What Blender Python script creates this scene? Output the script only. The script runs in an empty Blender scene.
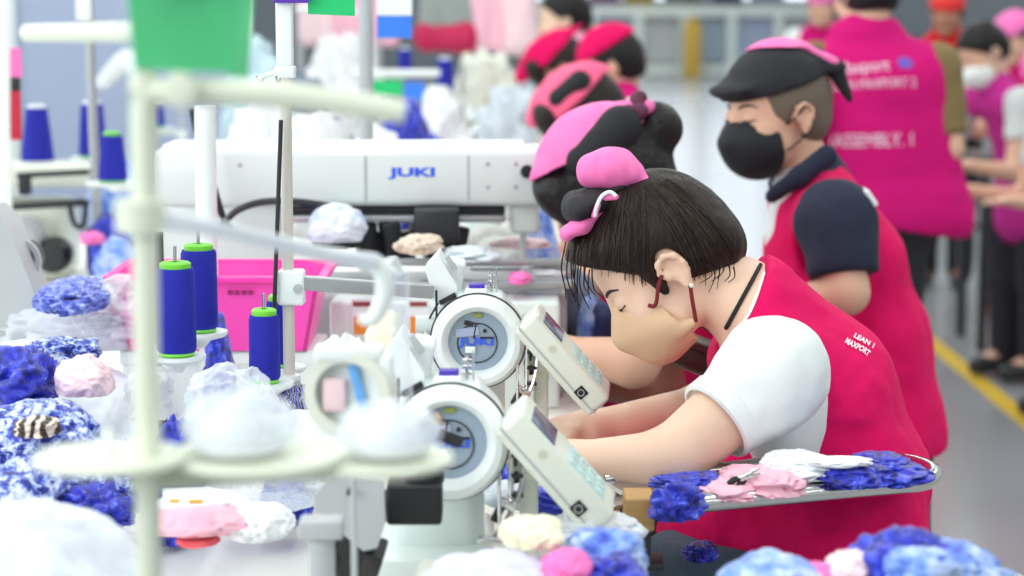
import bpy, bmesh, math, random
import numpy as np
from mathutils import Vector, Matrix

# ------------------------------------------------------------------ camera, world, lamps, exposure
sc = bpy.context.scene
COL = sc.collection
FPX, CAMH = 2200.0, 1.47
PITCH = math.atan(293 / FPX)
cam = bpy.data.cameras.new('camera')
cam.sensor_width = 36.0
cam.lens = FPX / 1024 * 36.0
cam.clip_start, cam.clip_end = 0.1, 200
cam.dof.use_dof = True
cam.dof.focus_distance = 2.74
cam.dof.aperture_fstop = cam.lens / 19.0
camo = bpy.data.objects.new('camera', cam)
camo.location = (0, 0, CAMH)
camo.rotation_euler = (math.pi / 2 - PITCH, 0, 0)
COL.objects.link(camo)
sc.camera = camo

world = bpy.data.worlds.new('hall_daylight')
sc.world = world
world.use_nodes = True
bg = world.node_tree.nodes['Background']
bg.inputs[0].default_value = (0.88, 0.97, 0.985, 1)
bg.inputs[1].default_value = 0.62

def area(name, loc, size, power, rot=(0, 0, 0), col=(1, 1, 1)):
    l = bpy.data.lights.new(name, 'AREA')
    l.shape = 'RECTANGLE'
    l.size, l.size_y = size
    l.energy = power
    l.color = col
    o = bpy.data.objects.new(name, l)
    o.location, o.rotation_euler = loc, rot
    COL.objects.link(o)

# rows of fluorescent tubes under the hall ceiling
for lx in (-2.6, -0.5, 1.6, 4.2):
    area('ceiling_lamp_row', (lx, 6.0, 3.6), (0.25, 16.0), 120, col=(0.96, 1.0, 0.98))
area('ceiling_lamp_row', (1.0, 28.0, 3.9), (7.0, 22.0), 700, col=(0.96, 1.0, 0.98))
# window daylight from the left; added fill behind the camera brightens that side
area('window_daylight', (-6.0, 5.5, 2.4), (9.0, 2.4), 230, rot=(0, math.radians(-80), 0), col=(0.95, 0.98, 1.0))
area('window_daylight', (-3.4, -0.6, 2.3), (3.6, 2.2), 120, rot=(math.radians(72), 0, math.radians(-48)), col=(0.95, 0.98, 1.0))

sc.view_settings.view_transform = 'Standard'
sc.view_settings.look = 'None'
sc.view_settings.gamma = 1.0
sc.view_settings.use_curve_mapping = False
sc.view_settings.exposure = -0.08
sc.cycles.use_denoising = True
sc.cycles.max_bounces = 8
sc.cycles.transparent_max_bounces = 16

def W(px, py, Y):
    """The point at forward distance Y that the photograph shows at pixel (px, py)."""
    cx, cy = (px - 512) / FPX, (288 - py) / FPX
    ct, st = math.cos(PITCH), math.sin(PITCH)
    d = (cx, ct + cy * st, -st + cy * ct)
    t = Y / d[1]
    return Vector((d[0] * t, Y, CAMH + d[2] * t))

# ------------------------------------------------------------------ materials
def lin(c):
    c = c / 255.0
    return c / 12.92 if c <= 0.04045 else ((c + 0.055) / 1.055) ** 2.4
def rgb(c, k=1.0):
    return (min(1, lin(c[0]) * k), min(1, lin(c[1]) * k), min(1, lin(c[2]) * k), 1)
MATS = {}
def mat(name, c, rough=0.5, metal=0.0, var=0.06, scale=14.0, bump=0.0, bscale=60.0, sss=0.0, coat=0.0, stretch=None, emit=0.0, sheen=0.0):
    if name in MATS:
        return MATS[name]
    m = bpy.data.materials.new(name)
    m.use_nodes = True
    nt = m.node_tree
    b = nt.nodes['Principled BSDF']
    tc = nt.nodes.new('ShaderNodeTexCoord')
    mp = nt.nodes.new('ShaderNodeMapping')
    if stretch:
        mp.inputs['Scale'].default_value = stretch
    nt.links.new(tc.outputs['Object'], mp.inputs[0])
    n = nt.nodes.new('ShaderNodeTexNoise')
    n.inputs['Scale'].default_value = scale
    n.inputs['Detail'].default_value = 4
    nt.links.new(mp.outputs[0], n.inputs['Vector'])
    mx = nt.nodes.new('ShaderNodeMix')
    mx.data_type = 'RGBA'
    mx.inputs[6].default_value = rgb(c, 1 - var)
    mx.inputs[7].default_value = rgb(c, 1 + var)
    nt.links.new(n.outputs['Fac'], mx.inputs[0])
    nt.links.new(mx.outputs[2], b.inputs['Base Color'])
    b.inputs['Roughness'].default_value = rough
    b.inputs['Metallic'].default_value = metal
    if sss:
        b.inputs['Subsurface Weight'].default_value = sss
        b.inputs['Subsurface Radius'].default_value = (0.012, 0.005, 0.003)
        b.inputs['Subsurface Scale'].default_value = 1.0
    if coat:
        b.inputs['Coat Weight'].default_value = coat
    if sheen:
        b.inputs['Sheen Weight'].default_value = sheen
    if emit:
        b.inputs['Emission Color'].default_value = rgb(c)
        b.inputs['Emission Strength'].default_value = emit
    if bump:
        n2 = nt.nodes.new('ShaderNodeTexNoise')
        n2.inputs['Scale'].default_value = bscale
        n2.inputs['Detail'].default_value = 3
        nt.links.new(mp.outputs[0], n2.inputs['Vector'])
        bp = nt.nodes.new('ShaderNodeBump')
        bp.inputs['Strength'].default_value = bump
        bp.inputs['Distance'].default_value = 0.01
        nt.links.new(n2.outputs['Fac'], bp.inputs['Height'])
        nt.links.new(bp.outputs[0], b.inputs['Normal'])
    if name.startswith('vest'):
        b.inputs['Specular IOR Level'].default_value = 0.2
    if name.startswith('hair'):
        b.inputs['Specular IOR Level'].default_value = 0.3
    MATS[name] = m
    return m

def pattern(name, cols, scale=60.0, rough=0.45, kind='noise', bump=0.4, sheen=0.2):
    """A printed or woven cloth: several colours split by a noise, wave or cell pattern."""
    if name in MATS:
        return MATS[name]
    m = bpy.data.materials.new(name)
    m.use_nodes = True
    nt = m.node_tree
    b = nt.nodes['Principled BSDF']
    tc = nt.nodes.new('ShaderNodeTexCoord')
    if kind == 'wave':
        n = nt.nodes.new('ShaderNodeTexWave')
        n.inputs['Distortion'].default_value = 6.0
        n.inputs['Detail'].default_value = 2.0
        n.inputs['Detail Scale'].default_value = 1.5
    else:
        n = nt.nodes.new('ShaderNodeTexNoise')
        n.inputs['Detail'].default_value = 3
        n.inputs['Roughness'].default_value = 0.6
    n.inputs['Scale'].default_value = scale
    nt.links.new(tc.outputs['Object'], n.inputs['Vector'])
    cr = nt.nodes.new('ShaderNodeValToRGB')
    cr.color_ramp.interpolation = 'LINEAR'
    e = cr.color_ramp.elements
    pos = [p for p, _ in cols]
    e[0].position, e[0].color = pos[0], rgb(cols[0][1])
    e[1].position, e[1].color = pos[-1], rgb(cols[-1][1])
    for p, c in cols[1:-1]:
        q = e.new(p)
        q.color = rgb(c)
    nt.links.new(n.outputs['Fac'], cr.inputs[0])
    nt.links.new(cr.outputs[0], b.inputs['Base Color'])
    b.inputs['Roughness'].default_value = rough
    b.inputs['Sheen Weight'].default_value = sheen
    bp = nt.nodes.new('ShaderNodeBump')
    bp.inputs['Strength'].default_value = bump
    bp.inputs['Distance'].default_value = 0.004
    nt.links.new(n.outputs['Fac'], bp.inputs['Height'])
    nt.links.new(bp.outputs[0], b.inputs['Normal'])
    MATS[name] = m
    return m

def film(name, tint=(240, 245, 250), opac=0.3, rough=0.15):
    """Thin clear plastic film."""
    if name in MATS:
        return MATS[name]
    m = bpy.data.materials.new(name)
    m.use_nodes = True
    nt = m.node_tree
    b = nt.nodes['Principled BSDF']
    b.inputs['Base Color'].default_value = rgb(tint)
    b.inputs['Roughness'].default_value = rough
    t = nt.nodes.new('ShaderNodeBsdfTransparent')
    t.inputs[0].default_value = (0.97, 0.98, 1, 1)
    lw = nt.nodes.new('ShaderNodeLayerWeight')
    lw.inputs[0].default_value = 0.35
    mr = nt.nodes.new('ShaderNodeMapRange')
    mr.inputs[3].default_value = opac * 0.7
    mr.inputs[4].default_value = min(1, opac + 0.5)
    nt.links.new(lw.outputs['Facing'], mr.inputs[0])
    mx = nt.nodes.new('ShaderNodeMixShader')
    nt.links.new(mr.outputs[0], mx.inputs[0])
    nt.links.new(t.outputs[0], mx.inputs[1])
    nt.links.new(b.outputs[0], mx.inputs[2])
    nt.links.new(mx.outputs[0], nt.nodes['Material Output'].inputs[0])
    MATS[name] = m
    return m

SKIN = mat('skin_fair', (235, 197, 172), 0.5, var=0.04, scale=25, bump=0.03, bscale=160, sss=0.05)
SKIN_TAN = mat('skin_tan', (222, 176, 150), 0.5, var=0.05, scale=25, sss=0.1)
SKIN_DARK = mat('skin_brown', (176, 122, 98), 0.5, var=0.05, scale=25)
HAIR = mat('hair_dark_brown', (33, 22, 18), 0.5, var=0.55, scale=42, bump=0.35, bscale=75, stretch=(2.6, 1.6, 0.35))
HAIR_LIGHT = mat('hair_brown_streak', (62, 45, 38), 0.45, var=0.3, scale=30)
HAIRB = mat('hair_black', (22, 19, 21), 0.45, var=0.3, scale=60, bump=0.4, bscale=90)
FADE = mat('hair_shaved', (112, 100, 88), 0.8, var=0.2, scale=300)
VEST = mat('vest_pink', (222, 10, 94), 0.85, var=0.05, scale=7, bump=0.3, bscale=9)
VEST2 = mat('vest_magenta', (208, 18, 116), 0.85, var=0.08, scale=5, bump=0.2, bscale=9)
VEST3 = mat('vest_purple_pink', (190, 45, 140), 0.75, var=0.1, scale=5, bump=0.1, bscale=14)
WHITE_CLOTH = mat('shirt_white', (236, 240, 240), 0.8, var=0.03, bump=0.12, bscale=22)
NAVY = mat('shirt_navy', (26, 34, 58), 0.8, var=0.1, bump=0.1, bscale=22)
OLIVE = mat('shirt_olive', (128, 108, 66), 0.8, var=0.1)
DARK_CLOTH = mat('trousers_dark', (30, 30, 38), 0.8, var=0.15)
JEANS = mat('denim', (74, 92, 108), 0.85, var=0.25, scale=60, bump=0.15, bscale=200)
CAP_PINK = mat('cap_pink', (246, 118, 184), 0.6, var=0.06, bump=0.15, bscale=25)
CAP_SALMON = mat('cap_salmon', (250, 96, 140), 0.6, var=0.06)
CAP_BLACK = mat('cap_black', (24, 25, 31), 0.75, var=0.15, bump=0.1, bscale=60)
CAP_RED = mat('cap_red', (226, 40, 40), 0.6)
MASK_BEIGE = mat('mask_beige', (222, 186, 150), 0.8, var=0.03, bump=0.05, bscale=150)
MASK_BLACK = mat('mask_black', (22, 26, 32), 0.7, var=0.1)
EARLOOP = mat('earloop_red', (122, 20, 30), 0.6)
BROW = mat('eyebrow_dark', (60, 42, 38), 0.7)
LACE = mat('white_edging', (240, 238, 240), 0.6)
PEARL = mat('pearl', (245, 238, 225), 0.2)
SHOE = mat('shoe_dark', (40, 40, 44), 0.5)
BROWN_LEATHER = mat('leather_brown', (58, 36, 32), 0.35, var=0.15)
MACHINE = mat('machine_white', (222, 232, 228), 0.32, var=0.02, scale=6, coat=0.2)
MACHINE_CREAM = mat('machine_cream', (222, 226, 212), 0.35, var=0.03, scale=6)
GREY_PAINT = mat('paint_grey', (178, 182, 184), 0.45, var=0.04)
GREY_GLASS = mat('window_grey', (150, 166, 182), 0.25, var=0.05)
STEEL = mat('steel', (196, 198, 200), 0.25, 1.0, var=0.06)
CHROME = mat('steel_polished', (214, 214, 212), 0.14, 1.0, var=0.04)
ALU = mat('aluminium', (178, 182, 184), 0.38, 0.7, var=0.05)
BLACK = mat('plastic_black', (24, 26, 28), 0.45, var=0.15)
DARK = mat('metal_dark', (52, 54, 58), 0.4, 0.4, var=0.2)
PURPLE = mat('tag_purple', (70, 44, 170), 0.5)
BLUEINK = mat('print_blue', (44, 96, 230), 0.5)
WHITEINK = mat('print_white', (240, 220, 236), 0.6)
SCREEN = mat('screen_dark', (72, 84, 118), 0.2)
KEYS = mat('keypad_mint', (196, 220, 216), 0.4)
WARN = mat('sticker_orange', (240, 160, 20), 0.5)
STAND = mat('stand_cream', (222, 228, 208), 0.4, var=0.03)
STANDW = mat('plastic_white', (236, 242, 240), 0.4, var=0.02)
THREAD = mat('thread_blue', (16, 24, 158), 0.75, var=0.10, scale=3, bump=0.25, bscale=8, stretch=(1, 1, 90))
CONE_GREEN = mat('spool_green', (120, 214, 62), 0.4)
CONE_WHITE = mat('thread_white', (240, 242, 246), 0.6, bump=0.2, bscale=8, stretch=(1, 1, 60))
CARD_GREEN = mat('card_green', (24, 196, 112), 0.5, var=0.02)
CARD_PURPLE = mat('card_purple', (86, 44, 170), 0.5)
CARD_WHITE = mat('card_white', (240, 244, 248), 0.5)
CARD_BLUE = mat('card_blue', (54, 128, 236), 0.5, var=0.12)
PINKBOX = mat('bin_pink', (255, 78, 184), 0.35, var=0.04)
TABLE = mat('tabletop_white', (244, 243, 235), 0.5, var=0.02)
PLY = mat('plywood', (190, 148, 92), 0.6, var=0.2, scale=30, stretch=(1, 1, 8))
FILM = film('clear_film', opac=0.34)
SLEEVE = film('card_sleeve_film', opac=0.10)
FILM2 = film('milky_film', (238, 243, 250), opac=0.72, rough=0.3)
ROYAL = pattern('lace_royal', [(0.34, (14, 20, 96)), (0.48, (28, 38, 176)), (0.58, (40, 54, 205)), (0.66, (70, 96, 232)), (0.76, (170, 190, 250))], 70)  # pale end of the ramp paints satin sparkle into the lace colour
RUFFLE = pattern('print_ruffle', [(0.36, (18, 30, 112)), (0.46, (46, 66, 190)), (0.53, (150, 172, 232)), (0.62, (226, 234, 250))], 85)
LIGHTLACE = pattern('lace_light', [(0.3, (50, 80, 200)), (0.45, (120, 160, 240)), (0.6, (200, 218, 250)), (0.75, (70, 100, 215))], 30)
BAND = pattern('print_band', [(0.35, (20, 40, 60)), (0.48, (236, 240, 246)), (0.55, (236, 240, 250)), (0.66, (60, 60, 190))], 45, kind='wave')
TIGER = pattern('print_tiger', [(0.35, (50, 36, 32)), (0.5, (205, 170, 140)), (0.7, (240, 226, 214))], 22, kind='wave')
PALEPINK = mat('fabric_palepink', (250, 190, 208), 0.75, var=0.08, bump=0.2, bscale=40)
HOTPINK = mat('fabric_hotpink', (246, 120, 190), 0.75, var=0.08, bump=0.2, bscale=40)
BLUSH = mat('fabric_blush', (248, 216, 222), 0.75, var=0.06, bump=0.2, bscale=40)
PAPERW = mat('fabric_white', (240, 242, 246), 0.75, var=0.03, bump=0.25, bscale=35)
CREAM = mat('sponge_cream', (240, 234, 206), 0.8, var=0.06, bump=0.3, bscale=90)
# ------------------------------------------------------------------ mesh tools
def vec(v):
    return np.array(tuple(v), dtype=float)
def unit(v):
    v = vec(v)
    return v / np.linalg.norm(v)

def raw_mesh(name, V, Fq, mats, mi=None, smooth=True):
    """Mesh from a vertex array and an array of quads or a list of faces."""
    me = bpy.data.meshes.new(name)
    V = np.asarray(V, dtype=np.float32)
    if isinstance(Fq, np.ndarray):
        n, k = Fq.shape
        me.vertices.add(len(V)); me.loops.add(n * k); me.polygons.add(n)
        me.vertices.foreach_set('co', V.ravel())
        me.loops.foreach_set('vertex_index', Fq.astype(np.int32).ravel())
        me.polygons.foreach_set('loop_start', np.arange(0, n * k, k, dtype=np.int32))
        me.update(calc_edges=True)
    else:
        me.from_pydata([tuple(map(float, v)) for v in V], [], Fq)
    me.validate()
    for m in (mats if isinstance(mats, (list, tuple)) else [mats]):
        me.materials.append(m)
    if mi is not None and len(mi) == len(me.polygons):
        me.polygons.foreach_set('material_index', np.asarray(mi, dtype=np.int32))
    if smooth:
        me.polygons.foreach_set('use_smooth', np.ones(len(me.polygons), dtype=bool))
    return me

def tag(o, label=None, cat=None, group=None, kind=None):
    if label: o['label'] = label
    if cat: o['category'] = cat
    if group: o['group'] = group
    if kind: o['kind'] = kind
    return o

def thing(name, loc, label, cat, group=None, rz=0.0):
    o = bpy.data.objects.new(name, None)
    o.empty_display_size = 0.05
    o.location = loc
    o.rotation_euler = (0, 0, rz)
    COL.objects.link(o)
    return tag(o, label, cat, group)

def link(name, me, parent=None, loc=None):
    o = bpy.data.objects.new(name, me)
    COL.objects.link(o)
    if parent is not None:
        o.parent = parent
    if loc is not None:
        o.location = loc
    return o

def worldloc(p):
    v = Vector((0, 0, 0))
    while p is not None:
        v += Vector(p.location)
        p = p.parent
    return v

def put(name, me, parent=None):
    """Link a mesh whose vertices are in world space; parts become relative to their thing, things get their origin at their base."""
    n = len(me.vertices)
    a = np.empty(n * 3, dtype=np.float32)
    me.vertices.foreach_get('co', a)
    a = a.reshape(-1, 3)
    if parent is not None:
        off = np.array(worldloc(parent), dtype=np.float32)
        o = link(name, me, parent)
    else:
        lo, hi = a.min(0), a.max(0)
        off = np.array([(lo[0] + hi[0]) / 2, (lo[1] + hi[1]) / 2, lo[2]], dtype=np.float32)
        o = link(name, me, None, tuple(float(x) for x in off))
    me.vertices.foreach_set('co', (a - off).ravel())
    me.update()
    return o

def copy_thing(src, loc, label=None, rz=None, group=None):
    r = src.copy()
    COL.objects.link(r)
    r.location = loc
    if rz is not None: r.rotation_euler = (0, 0, rz)
    if label: r['label'] = label
    if group: r['group'] = group
    for ch in list(src.children):
        c = ch.copy(); COL.objects.link(c); c.parent = r
        for g in list(ch.children):
            d = g.copy(); COL.objects.link(d); d.parent = c
    return r

class MB:
    """Collects boxes, tubes, lathes and prisms into one mesh."""
    def __init__(self):
        self.bm = bmesh.new()
    def _xf(self, vs, M):
        bmesh.ops.transform(self.bm, matrix=M, verts=vs)
    def box(self, c, size, rot=(0, 0, 0), bev=0.0, M=None):
        g = bmesh.ops.create_cube(self.bm, size=1.0)
        vs = g['verts']
        self._xf(vs, Matrix.Diagonal((*size, 1)))
        if bev > 0:
            es = list({e for v in vs for e in v.link_edges})
            r = bmesh.ops.bevel(self.bm, geom=es, offset=min(bev, 0.45 * min(size)), segments=3, affect='EDGES', profile=0.5)
            vs = list({v for f in r['faces'] for v in f.verts} | {v for v in vs if v.is_valid})
        if M is None:
            from mathutils import Euler
            M = Matrix.Translation(Vector(c)) @ Euler(rot).to_matrix().to_4x4()
        self._xf(vs, M)
        return self
    def lathe(self, c, prof, seg=32, axis=(0, 0, 1), caps=True):
        q = Vector((0, 0, 1)).rotation_difference(Vector(axis).normalized()).to_matrix().to_4x4()
        M = Matrix.Translation(Vector(c)) @ q
        rings = []
        for r, z in prof:
            if r < 1e-6:
                rings.append([self.bm.verts.new(M @ Vector((0, 0, z)))])
            else:
                rings.append([self.bm.verts.new(M @ Vector((r * math.cos(2 * math.pi * i / seg), r * math.sin(2 * math.pi * i / seg), z))) for i in range(seg)])
        for A, B in zip(rings, rings[1:]):
            for i in range(seg):
                j = (i + 1) % seg
                if len(A) == 1 and len(B) == 1: continue
                if len(A) == 1: self.bm.faces.new((A[0], B[j], B[i]))
                elif len(B) == 1: self.bm.faces.new((A[i], A[j], B[0]))
                else: self.bm.faces.new((A[i], A[j], B[j], B[i]))
        if caps:
            if len(rings[0]) > 1: self.bm.faces.new(list(reversed(rings[0])))
            if len(rings[-1]) > 1: self.bm.faces.new(rings[-1])
        return self
    def cyl(self, a, b, r, r2=None, seg=20):
        a, b = Vector(a), Vector(b)
        d = b - a
        r2 = r if r2 is None else r2
        return self.lathe(a, [(r, 0), (r2, d.length)], seg, d)
    def tube(self, pts, r, seg=10, sub=6, closed=False):
        P = [Vector(p) for p in pts]
        if len(P) > 2 and sub > 1:
            Q = []
            n = len(P)
            for i in range(n - 1):
                p0, p1, p2, p3 = P[max(i - 1, 0)], P[i], P[i + 1], P[min(i + 2, n - 1)]
                for s in range(sub):
                    t = s / sub
                    Q.append(0.5 * ((2 * p1) + (p2 - p0) * t + (2 * p0 - 5 * p1 + 4 * p2 - p3) * t * t + (3 * p1 - p0 - 3 * p2 + p3) * t ** 3))
            Q.append(P[-1])
            P = Q
        n = len(P)
        R = r if hasattr(r, '__len__') else [r] * n
        if len(R) != n:
            R = list(np.interp(np.linspace(0, 1, n), np.linspace(0, 1, len(R)), R))
        up = Vector((0, 0, 1))
        rings = []
        nrm = None
        for i in range(n):
            t = (P[min(i + 1, n - 1)] - P[max(i - 1, 0)]).normalized()
            if nrm is None:
                nrm = t.cross(up if abs(t.z) < 0.9 else Vector((1, 0, 0))).normalized()
            nrm = (nrm - t * nrm.dot(t)).normalized()
            b = t.cross(nrm)
            rings.append([self.bm.verts.new(P[i] + (nrm * math.cos(2 * math.pi * k / seg) + b * math.sin(2 * math.pi * k / seg)) * R[i]) for k in range(seg)])
        for A, B in zip(rings, rings[1:]):
            for k in range(seg):
                j = (k + 1) % seg
                self.bm.faces.new((A[k], A[j], B[j], B[k]))
        self.bm.faces.new(list(reversed(rings[0])))
        self.bm.faces.new(rings[-1])
        return self
    def prism(self, poly, z0, z1, M=None):
        """Closed outline in the local XY plane pulled from z0 to z1."""
        M = M or Matrix.Identity(4)
        A = [self.bm.verts.new(M @ Vector((x, y, z0))) for x, y in poly]
        B = [self.bm.verts.new(M @ Vector((x, y, z1))) for x, y in poly]
        n = len(poly)
        self.bm.faces.new(list(reversed(A)))
        self.bm.faces.new(B)
        for i in range(n):
            j = (i + 1) % n
            self.bm.faces.new((A[i], A[j], B[j], B[i]))
        return self
    def mesh(self, name, m, ang=35):
        bmesh.ops.recalc_face_normals(self.bm, faces=self.bm.faces)
        me = bpy.data.meshes.new(name)
        self.bm.to_mesh(me)
        self.bm.free()
        me.materials.append(m)
        me.polygons.foreach_set('use_smooth', np.ones(len(me.polygons), dtype=bool))
        me.set_sharp_from_angle(angle=math.radians(ang))
        return me
    def part(self, name, m, parent, ang=35):
        """Local coordinates of the parent thing."""
        return link(name, self.mesh(name, m, ang), parent)
    def world(self, name, m, parent=None, ang=35):
        return put(name, self.mesh(name, m, ang), parent)

def text_mesh(body, size, m, M, ext=0.0006, align='CENTER', bold=0.0, width=None):
    cu = bpy.data.curves.new('lettering', 'FONT')
    cu.body = body
    cu.size = size
    cu.extrude = ext
    cu.offset = bold
    cu.align_x = align
    cu.align_y = 'CENTER'
    cu.resolution_u = 3
    o = bpy.data.objects.new('lettering', cu)
    COL.objects.link(o)
    bpy.context.view_layer.update()
    me = bpy.data.meshes.new_from_object(o.evaluated_get(bpy.context.evaluated_depsgraph_get()))
    bpy.data.objects.remove(o)
    bpy.data.curves.remove(cu)
    if width:
        a = np.empty(len(me.vertices) * 3, dtype=np.float32); me.vertices.foreach_get('co', a)
        a = a.reshape(-1, 3)
        a[:, 0] *= width / max(1e-6, a[:, 0].max() - a[:, 0].min())
        me.vertices.foreach_set('co', a.ravel())
    me.transform(M)
    me.materials.clear()
    me.materials.append(m)
    return me

def basis(loc, x, y):
    """4x4 with local X along x, local Y along y (made square to x)."""
    x = Vector(x).normalized(); y = Vector(y)
    z = x.cross(y).normalized(); y = z.cross(x)
    M = Matrix((x, y, z)).transposed().to_4x4()
    M.translation = Vector(loc)
    return M

# ------------------------------------------------------------------ noise and smooth implicit surfaces
def vnoise(P, seed=0):
    P = np.asarray(P, dtype=float)
    i = np.floor(P).astype(np.int64)
    f = P - i
    f = f * f * (3 - 2 * f)
    out = 0
    for dx in (0, 1):
        for dy in (0, 1):
            for dz in (0, 1):
                h = (i[..., 0] + dx) * 374761393 + (i[..., 1] + dy) * 668265263 + (i[..., 2] + dz) * 1274126177 + seed * 974634777
                h = (h ^ (h >> 13)) * 1274126177 & 0x7fffffff
                h = ((h ^ (h >> 16)) & 0xffff) / 65535.0
                w = (f[..., 0] if dx else 1 - f[..., 0]) * (f[..., 1] if dy else 1 - f[..., 1]) * (f[..., 2] if dz else 1 - f[..., 2])
                out = out + h * w
    return out * 2 - 1

def Cp(a, b, ra, rb=None, k=0.02, s=None, op='+'):
    return ('cap', vec(a), vec(b), ra, ra if rb is None else rb, k, s, op)
def El(c, r, R=None, k=0.015, op='+'):
    return ('ell', vec(c), vec(r), R, k, op)
def Pl(p, n):
    """Keep the side that n points away from."""
    return ('pl', vec(p), unit(n))
def Nz(amp, scale, seed=1, st=(1, 1, 1)):
    return ('nz', amp, scale, seed, st)

def implicit(prims, h, smooth=1):
    lo, hi = np.full(3, 1e9), np.full(3, -1e9)
    for p in prims:
        if p[0] == 'cap' and p[7] == '+':
            r = max(p[3], p[4]) * (max(p[6]) if p[6] is not None else 1)
            lo = np.minimum(lo, np.minimum(p[1], p[2]) - r - p[5] * .3); hi = np.maximum(hi, np.maximum(p[1], p[2]) + r + p[5] * .3)
        elif p[0] == 'ell' and p[5] == '+':
            r = max(p[2])
            lo = np.minimum(lo, p[1] - r); hi = np.maximum(hi, p[1] + r)
    lo -= 3 * h; hi += 3 * h
    n = np.ceil((hi - lo) / h).astype(int) + 1
    ax = [lo[i] + h * np.arange(n[i]) for i in range(3)]
    F = np.full(tuple(n), 1.0, dtype=np.float32)
    for p in prims:
        if p[0] == 'pl':
            d = (ax[0][:, None, None] - p[1][0]) * p[2][0] + (ax[1][None, :, None] - p[1][1]) * p[2][1] + (ax[2][None, None, :] - p[1][2]) * p[2][2]
            F = np.maximum(F, d)
            continue
        if p[0] == 'nz':
            near = np.abs(F) < p[1] * 2.5 + 2 * h
            I = np.nonzero(near)
            P = np.stack([ax[0][I[0]] * p[4][0], ax[1][I[1]] * p[4][1], ax[2][I[2]] * p[4][2]], -1) * p[2]
            F[I] += p[1] * (vnoise(P, p[3]) * 0.7 + 0.3 * vnoise(P * 2.1, p[3] + 5))
            continue
        if p[0] == 'cap':
            _, a, b, ra, rb, k, s, op = p
            r = max(ra, rb) * (max(s) if s is not None else 1)
            blo, bhi = np.minimum(a, b) - r, np.maximum(a, b) + r
        else:
            _, c, r3, R, k, op = p
            blo, bhi = c - max(r3), c + max(r3)
        pad = max(k, 0.002) + 3 * h
        i0 = np.clip(np.floor((blo - pad - lo) / h).astype(int), 0, n - 1)
        i1 = np.clip(np.ceil((bhi + pad - lo) / h).astype(int) + 1, 1, n)
        if np.any(i1 <= i0): continue
        sl = tuple(slice(i0[q], i1[q]) for q in range(3))
        X, Y, Z = ax[0][sl[0]][:, None, None], ax[1][sl[1]][None, :, None], ax[2][sl[2]][None, None, :]
        if p[0] == 'cap':
            S = np.ones(3) if s is None else np.array(s, dtype=float)
            px, py, pz = (X - a[0]) / S[0], (Y - a[1]) / S[1], (Z - a[2]) / S[2]
            ba = (b - a) / S
            L2 = max(float(ba @ ba), 1e-9)
            t = np.clip((px * ba[0] + py * ba[1] + pz * ba[2]) / L2, 0, 1)
            d = np.sqrt((px - t * ba[0]) ** 2 + (py - t * ba[1]) ** 2 + (pz - t * ba[2]) ** 2) - (ra + (rb - ra) * t)
        else:
            q = [X - c[0], Y - c[1], Z - c[2]]
            if R is not None:
                q = [q[0] * R[0, j] + q[1] * R[1, j] + q[2] * R[2, j] for j in range(3)]
            k0 = np.sqrt(sum((q[j] / r3[j]) ** 2 for j in range(3)))
            k1 = np.sqrt(sum((q[j] / r3[j] ** 2) ** 2 for j in range(3)))
            d = k0 * (k0 - 1) / np.maximum(k1, 1e-6)
        G = F[sl]
        if op == '+':
            if k > 0:
                hh = np.clip(0.5 + 0.5 * (G - d) / k, 0, 1)
                F[sl] = G * (1 - hh) + d * hh - k * hh * (1 - hh)
            else:
                F[sl] = np.minimum(G, d)
        elif op == '-':
            if k > 0:
                hh = np.clip(0.5 - 0.5 * (G + d) / k, 0, 1)
                F[sl] = G * (1 - hh) - d * hh + k * hh * (1 - hh)
            else:
                F[sl] = np.maximum(G, -d)
    return nets(F, lo, h, smooth)

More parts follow.
